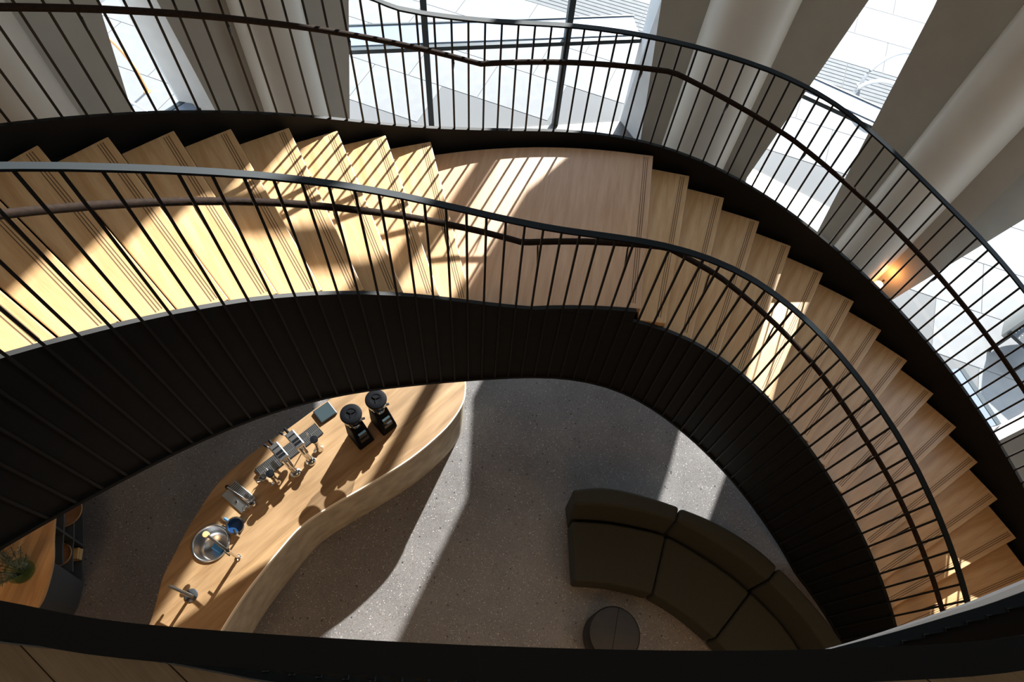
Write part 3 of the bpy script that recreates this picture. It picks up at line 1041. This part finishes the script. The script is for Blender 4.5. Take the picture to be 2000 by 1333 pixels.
# concrete front wall, set a little back and leaning in to the floor
shell_o = offset2d(FRONT, -0.0)
fin = offset2d(FRONT, -0.05)
foot = offset2d(FRONT, -0.09)
v, f = [], []
for a, b, c_ in zip(offset2d(FRONT, 0.006), fin, offset2d(FRONT, -0.045)):
    v += [(a[0], a[1], ZC - 0.005), (c_[0], c_[1], 0.0), (b[0] - 0.03, b[1] + 0.03, 0.0), (b[0], b[1], ZC - 0.045), (b[0], b[1], ZC - 0.005)]
FRN = [(x, y) for x, y in FRONT]
Nn = normals2d(FRN)
sgn = 1 if Nn[20].dot(Vector((1, -1))) > 0 else -1
v, f = [], []
for p, n in zip(FRN, Nn):
    n = n * sgn                                    # outwards, to the room
    o1 = (p[0] + n.x * 0.004, p[1] + n.y * 0.004)
    o2 = (p[0] - n.x * 0.035, p[1] - n.y * 0.035)
    i1 = (p[0] - n.x * 0.10, p[1] - n.y * 0.10)
    v += [(*o1, ZC - 0.041), (*o2, 0.0), (*i1, 0.0), (*i1, ZC - 0.041)]
for i in range(len(FRN) - 1):
    for k in range(4):
        k2 = (k + 1) % 4
        f.append((i * 4 + k, i * 4 + k2, i * 4 + 4 + k2, i * 4 + 4 + k))
f += [(0, 1, 2, 3), tuple(len(v) - 4 + k for k in range(4))]
smooth_by_angle(mesh_obj('concrete_front', v, f, M['concrete'], counter))
lip = sweep(FRN, [ZC] * len(FRN), [(sgn * 0.0, -0.039), (sgn * 0.012, -0.039), (sgn * 0.012, 0.0), (sgn * 0.0, 0.0)], 'edge_strip', M['edge_light'], counter)
bk = [(p[0], p[1]) for p in BACK]
Nb = normals2d(bk)
sb_ = 1 if Nb[20].dot(Vector((1, -1))) > 0 else -1
wallstrip([(p[0] + n.x * 0.04 * sb_, p[1] + n.y * 0.04 * sb_) for p, n in zip(bk, Nb)], [ZC - 0.041] * len(bk), [0.0] * len(bk), 0.03 * sb_, 'service_panel', M['cabinet'], counter)


def rotz(x, y, z, deg):
    return Matrix.Translation((x, y, z)) @ Matrix.Rotation(math.radians(deg), 4, 'Z')


# ---- grinders
def grinder(x, y, deg, label, knob):
    t = thing('coffee_grinder', (x, y, ZC), label, 'grinder', 'coffee grinders on the bar', rz=math.radians(deg))
    mw = t.matrix_basis.copy()
    body = MB()
    pb = [(-0.085, -0.13), (0.085, -0.13), (0.085, 0.09), (-0.085, 0.09)]
    pm = [(-0.075, -0.075), (0.075, -0.075), (0.075, 0.085), (-0.075, 0.085)]
    body.prism(pb, 0.0, 0.05)
    body.prism(pb, 0.05, 0.34, [(-0.068, -0.05), (0.068, -0.05), (0.068, 0.085), (-0.068, 0.085)])
    b = body.build('body', M['plastic'], t, mw=mw)
    bevel(b, 0.012, 2)
    MB().box(-0.045, 0.045, -0.125, -0.08, 0.13, 0.19, mw).build('portafilter_fork', M['dark_steel'], t)
    MB().box(-0.04, 0.04, -0.118, -0.095, 0.22, 0.29, mw).build('display', M['screen'], t)
    smooth_by_angle(MB().lathe([(0.05, 0.335), (0.062, 0.34), (0.062, 0.375), (0.05, 0.38)], 24).build('collar', M['chrome'], t, mw=mw))
    smooth_by_angle(MB().lathe([(0.048, 0.38), (0.088, 0.46), (0.092, 0.55)], 28).build('hopper', M['tank'], t, mw=mw))
    smooth_by_angle(MB().lathe([(0.0, 0.542), (0.098, 0.542), (0.101, 0.55), (0.099, 0.562), (0.09, 0.568), (0.05, 0.568), (0.045, 0.563), (0.0, 0.563)], 32).build('hopper_lid', M['plastic'], t, mw=mw))
    lid = t.children[-1]
    k = MB()
    for i in range(3):
        k.box(-0.004, 0.004, 0.0, 0.042, 0.564, 0.572, Matrix.Rotation(math.radians(120 * i + 20), 4, 'Z'))
    k.build('lid_grip', M['plastic' if not knob else 'chrome'], lid, mw=mw)
    MB().tube([(0.07, -0.02, 0.36), (0.1, -0.03, 0.36)], 0.012, 10).build('dial', M['dark_steel'], t, mw=mw)
    return t


grinder(-1.10, 2.355, 40, 'black coffee grinder with a three-spoke lid, next to the drip trays', False)
grinder(-0.885, 2.50, 40, 'black coffee grinder with a bright lid handle, farther from the drip trays', True)

# ---- dark touch screen
tmw = rotz(-1.463, 2.603, ZC, 39)
ts = thing('touch_screen', (-1.463, 2.603, ZC), 'small square dark screen lying on the oak worktop', 'screen', rz=math.radians(39))
bevel(MB().box(-0.09, 0.09, -0.08, 0.08, 0.0, 0.028, tmw).build('casing', M['dark_steel'], ts), 0.004)
MB().box(-0.082, 0.082, -0.072, 0.072, 0.028, 0.0295, tmw).build('glass_face', M['screen'], ts)

# ---- drip trays and taps, local x along the row
ROW = rotz(-1.759, 2.206, ZC, 42.5)


def loc_row(x, y, z=0.0):
    return ROW @ Vector((x, y, z))


def drip_tray(x0, x1, y0, y1, label, frame=ROW):
    p = frame @ Vector(((x0 + x1) / 2, (y0 + y1) / 2, 0))
    t = thing('drip_tray', p, label, 'drip tray', 'drip trays in the oak worktop')
    m = MB()
    m.box(x0, x1, y0, y1, 0.0, 0.004, frame)
    for a in ((x0, x0 + 0.006, y0, y1), (x1 - 0.006, x1, y0, y1), (x0, x1, y0, y0 + 0.006), (x0, x1, y1 - 0.006, y1)):
        m.box(*a, 0.004, 0.014, frame)
    m.build('pan', M['dark_steel'], t)
    g = MB()
    n = max(3, int((x1 - x0) / 0.016))
    for i in range(n):
        xx = x0 + 0.008 + (x1 - x0 - 0.016) * (i + 0.5) / n
        g.box(xx - 0.0048, xx + 0.0048, y0 + 0.006, y1 - 0.006, 0.009, 0.014, frame)
    g.box(x0 + 0.006, x1 - 0.006, (y0 + y1) / 2 - 0.003, (y0 + y1) / 2 + 0.003, 0.008, 0.0135, frame)
    g.build('grate', M['brushed'], t)
    return t


drip_tray(-0.345, -0.125, -0.07, 0.07, 'slotted steel drip tray beside the milk pitcher')
drip_tray(-0.12, 0.075, -0.07, 0.07, 'slotted steel drip tray between the two espresso taps')
drip_tray(0.08, 0.345, -0.07, 0.07, 'slotted steel drip tray nearest the dark screen')


def espresso_tap(x, label):
    p = loc_row(x, -0.22)
    t = thing('espresso_tap', p, label, 'espresso tap', 'espresso taps on the bar', rz=math.radians(42.5))
    mw = rotz(p.x, p.y, ZC, 42.5)
    smooth_by_angle(MB().lathe([(0.052, 0.0), (0.052, 0.014), (0.042, 0.03), (0.03, 0.04)], 20).build('base', M['chrome'], t, mw=mw))
    MB().tube([(-0.008, 0, 0.02), (-0.016, 0.03, 0.16), (-0.022, 0.09, 0.285)], 0.015, 10).build('post', M['chrome'], t, mw=mw)
    MB().tube([(0.008, 0, 0.02), (0.016, 0.03, 0.16), (0.022, 0.09, 0.285)], 0.015, 10).build('post', M['chrome'], t, mw=mw)
    hd = MB().box(-0.046, 0.046, 0.05, 0.235, 0.275, 0.32).build('head', M['brushed'], t, mw=mw)
    bevel(hd, 0.008)
    m = MB()
    for yy in (0.075, 0.113, 0.18):
        m.box(-0.034, 0.034, yy, yy + (0.027 if yy < 0.15 else 0.012), 0.3202, 0.322)
    m.build('head_inlay', M['plastic'], hd, mw=mw)
    smooth_by_angle(MB().lathe([(0.034, 0.205), (0.037, 0.21), (0.037, 0.275)], 20, (0, 0.17, 0)).build('group', M['chrome'], t, mw=mw))
    pf = MB().lathe([(0.0, 0.165), (0.028, 0.165), (0.036, 0.18), (0.036, 0.204)], 20, (0, 0.17, 0)).build('portafilter', M['chrome'], t, mw=mw)
    MB().tube([(0, 0.2, 0.19), (0, 0.25, 0.195)], 0.007, 8).build('neck', M['chrome'], pf, mw=mw)
    MB().tube([(0, 0.245, 0.195), (0, 0.29, 0.2), (0, 0.35, 0.2)], [0.011, 0.014, 0.012], 10).build('handle', M['plastic'], pf, mw=mw)
    MB().tube([(-0.035, 0.22, 0.3), (-0.05, 0.26, 0.305)], 0.006, 8).build('lever', M['chrome'], t, mw=mw)
    MB().tube([(-0.05, 0.258, 0.305), (-0.058, 0.29, 0.307)], 0.012, 8).build('lever_knob', M['plastic'], t, mw=mw)
    return t


espresso_tap(-0.086, 'chrome espresso tap with twin posts, beside the milk pitcher')
espresso_tap(0.088, 'chrome espresso tap with twin posts, nearer the grinders')


def steam_tap(x, label):
    p = loc_row(x, -0.172)
    t = thing('steam_tap', p, label, 'steam tap', 'steam taps on the bar', rz=math.radians(42.5))
    mw = rotz(p.x, p.y, ZC, 42.5)
    smooth_by_angle(MB().lathe([(0.042, 0.0), (0.042, 0.014), (0.027, 0.035), (0.024, 0.055), (0.024, 0.19), (0.029, 0.2), (0.029, 0.235)], 20).build('post', M['chrome'], t, mw=mw))
    smooth_by_angle(MB().lathe([(0.029, 0.235), (0.036, 0.24), (0.036, 0.262), (0.0, 0.266)], 20).build('knob', M['plastic'], t, mw=mw))
    MB().tube([(0, 0.01, 0.215), (0.0, 0.07, 0.235), (-0.01, 0.12, 0.2), (-0.015, 0.135, 0.06)], 0.006, 8).build('steam_wand', M['chrome'], t, mw=mw)
    MB().tube([(-0.02, 0.0, 0.016), (-0.06, 0.0, 0.016)], 0.015, 8).build('foot_nut', M['chrome'], t, mw=mw)
    return t


steam_tap(-0.262, 'short chrome steam tap with a black knob beside the milk pitcher')
steam_tap(0.221, 'short chrome steam tap with a black knob nearest the dark screen')

pm_ = rotz(-1.945, 1.915, ZC, 20)
pit = thing('milk_pitcher', (-1.945, 1.915, ZC), 'small steel milk pitcher at the end of the drip trays', 'pitcher')
smooth_by_angle(MB().lathe([(0.0, 0.002), (0.036, 0.002), (0.037, 0.0), (0.041, 0.02), (0.041, 0.05), (0.033, 0.09), (0.036, 0.105), (0.033, 0.105), (0.030, 0.09), (0.037, 0.05), (0.036, 0.01), (0.0, 0.01)], 24).build('cup', M['chrome'], pit, mw=pm_))
MB().tube([(-0.035, 0, 0.095), (-0.07, 0, 0.09), (-0.072, 0, 0.04), (-0.04, 0, 0.02)], 0.005, 8).build('handle', M['chrome'], pit, mw=pm_)

# ---- pitcher rinser unit
UN = rotz(-2.165, 1.76, ZC, -38)
un = thing('glass_rinser', (-2.165, 1.76, ZC), 'steel rinsing station of two trays with a swing tap between the sink and espresso taps', 'rinser', rz=math.radians(-38))
for y0, y1 in ((-0.088, -0.004), (0.004, 0.088)):
    m = MB()
    m.box(-0.135, 0.135, y0, y1, 0.0, 0.012 if y0 < 0 else 0.03, UN)
    o = m.build('tray', M['brushed'], un)
    bevel(o, 0.003)
m = MB()
for i in range(14):
    m.box(-0.125 + i * 0.018, -0.118 + i * 0.018, 0.012, 0.08, 0.03, 0.033, UN)
m.build('grate', M['dark_steel'], un)
smooth_by_angle(MB().lathe([(0.03, 0.0), (0.03, 0.05), (0.024, 0.055), (0.024, 0.1), (0.0, 0.105)], 20, (0.165, 0.03, 0)).build('valve', M['chrome'], un, mw=UN))
smooth_by_angle(MB().lathe([(0.024, 0.0), (0.024, 0.07), (0.015, 0.08), (0.0, 0.08)], 20, (0.15, -0.04, 0)).build('valve', M['chrome'], un, mw=UN))
MB().tube([(0.165, 0.03, 0.09), (0.1, 0.015, 0.15), (0.0, 0.005, 0.16), (-0.09, 0.0, 0.15)], 0.009, 10).build('swing_arm', M['chrome'], un, mw=UN)
smooth_by_angle(MB().lathe([(0.016, 0.115), (0.016, 0.155), (0.0, 0.16)], 16, (-0.09, 0, 0)).build('nozzle', M['plastic'], un, mw=UN))
smooth_by_angle(MB().lathe([(0.013, 0.012), (0.013, 0.022), (0.0, 0.024)], 16, (0.02, -0.045, 0)).build('rinse_button', M['chrome'], un, mw=UN))

# ---- sink, tap and sponge
sk = thing('sink', (SINK[0], SINK[1], ZC), 'round stainless steel sink bowl set in the oak worktop', 'sink')
smooth_by_angle(MB().lathe([(0.0, -0.165), (0.11, -0.16), (0.138, -0.12), (0.147, 0.0), (0.150, 0.014), (0.158, 0.018), (0.168, 0.014), (0.170, 0.006), (0.168, 0.001), (0.150, 0.001), (0.150, -0.002), (0.142, -0.122), (0.113, -0.166), (0.0, -0.17)], 48, (SINK[0], SINK[1], ZC)).build('bowl', M['brushed'], sk), 60)
smooth_by_angle(MB().lathe([(0.0, -0.158), (0.026, -0.158), (0.026, -0.164)], 20, (SINK[0] - 0.02, SINK[1] + 0.02, ZC)).build('drain', M['chrome'], sk))
fm_ = rotz(-2.075, 1.215, ZC, 146)
fc = thing('sink_faucet', (-2.075, 1.215, ZC), 'flat-bar chrome faucet reaching over the round sink', 'faucet', rz=math.radians(146))
smooth_by_angle(MB().lathe([(0.026, 0.0), (0.026, 0.012), (0.016, 0.016), (0.016, 0.30)], 20).build('post', M['chrome'], fc, mw=fm_))
bevel(MB().box(-0.02, 0.25, -0.011, 0.011, 0.29, 0.305).build('spout', M['chrome'], fc, mw=fm_), 0.004)
smooth_by_angle(MB().lathe([(0.022, 0.262), (0.026, 0.27), (0.026, 0.306), (0.0, 0.309)], 20, (0.25, 0, 0)).build('aerator', M['box_wood'], fc, mw=fm_))
bevel(MB().box(-0.012, 0.06, 0.018, 0.03, 0.2, 0.212).build('lever', M['chrome'], fc, mw=fm_), 0.003)
sp = bevel(MB().box(-0.055, 0.055, -0.028, 0.028, 0.0, 0.05).build('sponge', M['blue'], mw=rotz(-2.315, 1.325, ZC - 0.1635, -30)), 0.008)
tag(sp, 'blue sponge lying inside the round sink', 'sponge')

# ---- small blue bowl rinser
bw = thing('rinse_bowl', (-2.139, 1.486, ZC), 'small dark blue bowl with a steel rim beside the sink', 'bowl')
smooth_by_angle(MB().lathe([(0.0, 0.002), (0.07, 0.002), (0.072, 0.05), (0.067, 0.05), (0.064, 0.008), (0.0, 0.008)], 32, (-2.139, 1.486, ZC)).build('bowl', M['blue_dark'], bw))
smooth_by_angle(MB().lathe([(0.066, 0.05), (0.08, 0.05), (0.081, 0.056), (0.066, 0.058)], 32, (-2.139, 1.486, ZC), close=True).build('rim', M['chrome'], bw))
MB().tube([(-2.10, 1.40, ZC + 0.002), (-2.10, 1.40, ZC + 0.09), (-2.125, 1.44, ZC + 0.1)], 0.01, 10).build('jet', M['chrome'], bw)
MB().tube([(-2.205, 1.53, ZC + 0.045), (-2.245, 1.555, ZC + 0.045)], 0.013, 8).build('blue_grip', M['blue'], bw)

# ---- water tap with T bar
wt = thing('water_tap', (-2.42, 0.905, ZC), 'T-shaped steel water tap on a dark round base plate', 'tap', rz=math.radians(-24))
wm = rotz(-2.42, 0.905, ZC, -24)
smooth_by_angle(MB().lathe([(0.056, 0.0), (0.056, 0.008), (0.05, 0.011), (0.0, 0.011)], 28).build('base_plate', M['dark_steel'], wt, mw=wm))
smooth_by_angle(MB().lathe([(0.014, 0.01), (0.014, 0.19)], 16).build('post', M['chrome'], wt, mw=wm))
MB().tube([(-0.13, 0, 0.19), (0.1, 0, 0.19)], 0.014, 12).build('cross_bar', M['chrome'], wt, mw=wm)
smooth_by_angle(MB().lathe([(0.01, 0.14), (0.012, 0.18)], 12, (-0.115, 0, 0)).build('outlet', M['chrome'], wt, mw=wm))

# ================================================================== sideboard at the left
SF = catmull([(-3.98, 2.3), (-3.86, 1.92), (-3.775, 1.64), (-3.724, 1.423), (-3.677, 1.268), (-3.654, 1.138), (-3.653, 0.929), (-3.69, 0.80), (-3.80, 0.45), (-3.95, 0.1)], 4)
side = thing('sideboard', (-4.2, 1.2, 0), 'graphite sideboard with open curved shelves and an oak top', 'sideboard')
topo = SF + [(-4.75, 0.1), (-4.75, 2.3)]
MB().prism(topo, ZC - 0.03, ZC).build('worktop', M['oak_side'], side)


def shelf_curve(z, a=0, b=None):
    off_ = -0.02 - (ZC - z) * 0.19
    n = normals2d(SF)
    s_ = 1 if n[20].x > 0 else -1
    return [(p[0] + q.x * off_ * s_, p[1] + q.y * off_ * s_) for p, q in zip(SF, n)]


for z in (0.05, 0.34, 0.62):
    cpts = [p for p in shelf_curve(z) if p[1] > 1.22]
    MB().prism(cpts + [(-4.35, cpts[-1][1]), (-4.35, cpts[0][1])], z - 0.02, z).build('shelf', M['cabinet'], side)
MB().box(-4.37, -4.35, 0.1, 2.3, 0.0, ZC - 0.031).build('back_panel', M['cabinet_in'], side)
for y in (1.525, 2.1):
    c0 = min(shelf_curve(0.05), key=lambda p: abs(p[1] - y))[0]
    c1 = min(shelf_curve(0.9), key=lambda p: abs(p[1] - y))[0]
    mesh_obj('divider', [(-4.35, y, 0), (c0, y, 0), (c1, y, ZC - 0.031), (-4.35, y, ZC - 0.031), (-4.35, y + 0.02, 0), (c0, y + 0.02, 0), (c1, y + 0.02, ZC - 0.031), (-4.35, y + 0.02, ZC - 0.031)],
             [(0, 1, 2, 3), (4, 7, 6, 5), (0, 4, 5, 1), (1, 5, 6, 2), (2, 6, 7, 3), (3, 7, 4, 0)], M['cabinet'], side)
lo = [p for p in shelf_curve(0.0) if p[1] <= 1.235]
hi = [p for p in shelf_curve(0.88) if p[1] <= 1.235]
n_ = min(len(lo), len(hi))
lo, hi = lo[-n_:], hi[-n_:]
MB().prism(lo + [(-4.34, lo[-1][1]), (-4.34, lo[0][1])], 0.0, ZC - 0.031, hi + [(-4.34, hi[-1][1]), (-4.34, hi[0][1])]).build('closed_front', M['cabinet'], side)


def tray(x, y, z, r, label):
    t = thing('round_tray', (x, y, z), label, 'tray', 'round trays on the shelves')
    smooth_by_angle(MB().lathe([(0.0, 0.0), (r * 0.96, 0.0), (r, 0.012), (r, 0.022), (r * 0.97, 0.022), (r * 0.95, 0.008), (0.0, 0.008)], 36).build('dish', M['walnut'], t, mw=Matrix.Translation((x, y, z))))
    smooth_by_angle(MB().lathe([(r * 0.965, 0.022), (r * 1.005, 0.022), (r * 1.005, 0.026), (r * 0.965, 0.026)], 36, close=True).build('rim', M['box_wood'], t, mw=Matrix.Translation((x, y, z))))


tray(-4.02, 1.80, 0.34, 0.15, 'dark wooden round tray on the sideboard shelf past the divider')
tray(-3.96, 1.385, 0.34, 0.11, 'pale-rimmed round tray on the sideboard shelf beside the closed front')
bx = thing('wooden_box', (-3.965, 1.465, 0.05), 'small pale wooden box on the lowest sideboard shelf', 'box')
bxm = rotz(-3.965, 1.44, 0.05, 8)
bevel(MB().box(-0.03, 0.05, -0.055, 0.055, 0.0, 0.09, bxm).build('case', M['box_wood'], bx), 0.004)
MB().box(-0.031, 0.051, -0.056, 0.056, 0.062, 0.066, bxm).build('lid_gap', M['groove'], bx)

# plant in a glass vase
PV = (-3.87, 1.125, ZC)
pl = thing('plant_vase', PV, 'green glass vase of feathery green sprigs on the sideboard', 'plant')
smooth_by_angle(MB().lathe([(0.0, 0.0), (0.075, 0.0), (0.1, 0.03), (0.105, 0.08), (0.085, 0.14), (0.06, 0.17), (0.065, 0.19), (0.060, 0.19), (0.055, 0.17), (0.08, 0.14), (0.099, 0.08), (0.094, 0.03), (0.07, 0.008), (0.0, 0.008)], 32, PV).build('vase', M['vase'], pl))
stems, leaves = MB(), MB()
rnd = random.Random(3)
for i in range(26):
    a = rnd.uniform(0, 2 * math.pi)
    lean = rnd.uniform(0.05, 0.24)
    hgt = rnd.uniform(0.22, 0.42)
    base = Vector((PV[0] + 0.02 * math.cos(a), PV[1] + 0.02 * math.sin(a), PV[2] + 0.03))
    tip = Vector((PV[0] + lean * math.cos(a), PV[1] + lean * math.sin(a), PV[2] + hgt))
    mid = (base + tip) / 2 + Vector((0, 0, 0.05))
    pts = [base * (1 - t) ** 2 + mid * 2 * t * (1 - t) + tip * t * t for t in (0, 0.25, 0.5, 0.75, 1)]
    stems.tube(pts, 0.0022, 5)
    for j in range(34):
        t = rnd.uniform(0.4, 1.0)
        p = base * (1 - t) ** 2 + mid * 2 * t * (1 - t) + tip * t * t
        d = Vector((rnd.uniform(-1, 1), rnd.uniform(-1, 1), rnd.uniform(-0.2, 1))).normalized()
        s_ = d.cross(Vector((0.3, 0.2, 1))).normalized() * 0.003
        q = p + d * rnd.uniform(0.025, 0.05)
        m_ = p + d * 0.018 + Vector((0, 0, 0.003))
        leaves.add([p, m_ + s_, q, m_ - s_], [(0, 1, 2, 3)])
stems.build('stems', M['soil'], pl)
lf = leaves.build('sprig_leaves', M['leaf'], pl)
lf['kind'] = 'stuff'

# ================================================================== curved sofa of modules
OB = catmull([(1.0, 1.845), (1.32, 1.862), (1.68, 1.785), (2.06, 1.65), (2.41, 1.49), (2.72, 1.275), (2.93, 1.06), (3.13, 0.80), (3.29, 0.55), (3.41, 0.28), (3.48, -0.05), (3.5, -0.4), (3.47, -0.75)], 6)
IB = catmull([(1.01, 1.61), (1.35, 1.584), (1.66, 1.527), (1.97, 1.44), (2.256, 1.272), (2.53, 1.07), (2.73, 0.88), (2.95, 0.62), (3.085, 0.38), (3.18, 0.14), (3.24, -0.1), (3.26, -0.4), (3.23, -0.75)], 6)
FT = catmull([(1.0, 1.026), (1.29, 1.0), (1.52, 0.955), (1.755, 0.885), (1.96, 0.765), (2.13, 0.635), (2.30, 0.475), (2.44, 0.30), (2.53, 0.14), (2.60, -0.04), (2.63, -0.2), (2.64, -0.45), (2.60, -0.75)], 6)
seg = [(0, 18), (18, 36), (36, 54), (54, 72)]
names = ['olive curved sofa module at the open end near the light patch', 'olive curved sofa module second from the open end',
         'olive curved sofa module third from the open end, close to the stair', 'olive curved sofa module farthest from the open end']
gap = 0.006


def shrink(a, b, s0, s1):
    """trim the ends of a span so neighbours do not touch"""
    L_ = [Vector(p) for p in a]
    return L_


for (i0, i1), lab in zip(seg, names):
    ob, ib, ft = [list(map(Vector, c_[i0:i1 + 1])) for c_ in (OB, IB, FT)]
    for c_ in (ob, ib, ft):
        d0 = (c_[1] - c_[0]).normalized() * gap
        d1 = (c_[-2] - c_[-1]).normalized() * gap
        c_[0] = c_[0] + d0
        c_[-1] = c_[-1] + d1
    cx = sum((p for p in ib), Vector((0, 0))) / len(ib)
    t = thing('sofa_module', (cx.x, cx.y, 0), lab, 'sofa', 'modules of the curved sofa')
    s_back = [b + (o - b) * 0.06 for o, b in zip(ob, ib)]
    poly = [(p.x, p.y) for p in ft] + [(p.x, p.y) for p in reversed(ib)]
    o = MB().prism(poly, 0.07, 0.42).build('seat', M['olive'], t)
    bevel(o, 0.035, 3)
    inn_top = [b + (o_ - b) * 0.34 for o_, b in zip(ob, ib)]
    polyb = [(p.x, p.y) for p in ob] + [(p.x, p.y) for p in reversed([b + (o_ - b) * 0.02 for o_, b in zip(ob, ib)])]
    polyt = [(p.x, p.y) for p in ob] + [(p.x, p.y) for p in reversed(inn_top)]
    o = MB().prism(polyb, 0.07, 0.73, polyt).build('backrest', M['olive'], t)
    bevel(o, 0.04, 3)
    shrink_ = lambda P, k: [Vector((cx.x, cx.y)) + (p - Vector((cx.x, cx.y))) * k for p in P]
    pl_ = shrink_(ft, 0.93) + shrink_(list(reversed(ob)), 0.93)
    MB().prism([(p.x, p.y) for p in pl_], 0.0, 0.069).build('plinth', M['soil'], t)

# round side stool
st = thing('round_stool', (1.35, 0.55, 0), 'round charcoal leather stool in front of the sofa', 'stool')
smooth_by_angle(MB().lathe([(0.0, 0.0), (0.235, 0.0), (0.248, 0.02), (0.25, 0.2), (0.248, 0.375), (0.235, 0.395), (0.2, 0.402), (0.0, 0.404)], 48, (1.35, 0.55, 0)).build('drum', M['pouf'], st))
MB().box(-0.235, 0.235, -0.002, 0.002, 0.394, 0.4045, rotz(1.35, 0.55, 0, 74)).build('seam', M['plastic'], st)

# ================================================================== globe wall lamp
lp = (5.37, 4.69, 0.20)
lm_ = thing('globe_lamp', (5.50, 4.76, 0.0), 'small glowing globe lamp low on the pier beside the round column', 'lamp')
smooth_by_angle(MB().lathe([(0.0, -0.06)] + [(0.06 * math.sin(a * math.pi / 12), -0.06 * math.cos(a * math.pi / 12)) for a in range(1, 12)] + [(0.0, 0.06)], 24, lp).build('globe', M['lamp'], lm_), 80)
MB().tube([(5.50, 4.785, 0.20), (5.41, 4.715, 0.20)], 0.012, 10).build('arm', M['brass'], lm_)
MB().lathe([(0.045, 0.0), (0.045, 0.012)], 20, mw=Matrix.Translation((5.51, 4.79, 0.20)) @ Vector((-0.85, -0.53, 0)).to_track_quat('Z', 'Y').to_matrix().to_4x4()).build('wall_plate', M['brass'], lm_)
ld = bpy.data.lights.new('globe_light', 'POINT')
ld.energy = 4
ld.color = (1.0, 0.38, 0.11)
ld.shadow_soft_size = 0.061
lo_ = link(bpy.data.objects.new('globe_light', ld))
lo_.location = (5.40, 4.70, 0.40)
attach(lo_, lm_)


# ================================================================== outside
def hoop(a, b, h, r, material, label):
    a, b = Vector(a), Vector(b)
    w_ = (b - a).length
    u = (b - a).normalized()
    c_ = (a + b) / 2
    pts = [(a.x, a.y, -0.02)]
    n = 16
    for i in range(n + 1):
        g = math.pi * (1 - i / n)
        p = c_ + u * (w_ / 2 * math.cos(g))
        pts.append((p.x, p.y, h - min(w_ / 2, h * 0.9) + min(w_ / 2, h * 0.9) * math.sin(g)))
    pts.append((b.x, b.y, -0.02))
    t = thing('bicycle_hoop', (c_.x, c_.y, -0.02), label, 'bicycle rack', 'bicycle hoops on the pavement')
    smooth_by_angle(MB().tube(pts, r, 10).build('tube', material, t), 60)
    for p in (a, b):
        MB().lathe([(0.055, 0.0), (0.055, 0.008)], 18, (p.x, p.y, -0.02)).build('floor_plate', material, t)


hoop((6.53, 8.92), (7.42, 9.10), 0.55, 0.032, M['rack'], 'tall galvanised bicycle hoop seen through the slot window')
hoop((6.28, 8.60), (7.02, 8.28), 0.42, 0.034, M['rack'], 'low galvanised bicycle hoop seen through the slot window')
hoop((-5.75, 8.95), (-4.95, 8.35), 0.75, 0.022, M['orange'], 'thin orange bicycle hoop outside the left slot window')
hoop((-5.1, 7.75), (-4.35, 7.3), 0.45, 0.018, M['rack'], 'thin grey bicycle hoop outside the left slot window')

se = thing('outdoor_seat', (7.1, 3.9, -0.02), 'black dotted outdoor seat with a rounded grey back on the pavement', 'seat')
sm_ = Matrix.Translation((7.02, 3.80, -0.02)) @ Matrix.Rotation(math.radians(32), 4, 'Z')
MB().box(-0.28, 0.62, -0.22, 0.22, 0.40, 0.45, sm_).build('seat_panel', M['seat_black'], se)
d_ = MB()
for i in range(14):
    for j in range(6):
        d_.lathe([(0.006, 0.4501), (0.006, 0.4515), (0.0, 0.4516)], 6, (-0.25 + i * 0.062 + 0.03 * (j % 2), -0.18 + j * 0.07, 0), mw=sm_)
dd = d_.build('white_dots', M['dots'], se)
dd['kind'] = 'stuff'
for xx, yy in ((-0.24, -0.18), (0.58, -0.18), (-0.24, 0.18), (0.58, 0.18)):
    MB().box(xx - 0.02, xx + 0.02, yy - 0.02, yy + 0.02, 0.0, 0.4, sm_).build('leg', M['seat_black'], se)
arc_o = [(-0.25 + 0.9 * i / 12, 0.24 + 0.16 * math.sin(math.pi * i / 12)) for i in range(13)]
arc_i = [(x, y - 0.05) for x, y in arc_o]
smooth_by_angle(MB().prism(arc_o + arc_i[::-1], 0.3, 0.72).build('backrest', M['seat_grey'], se, mw=sm_))
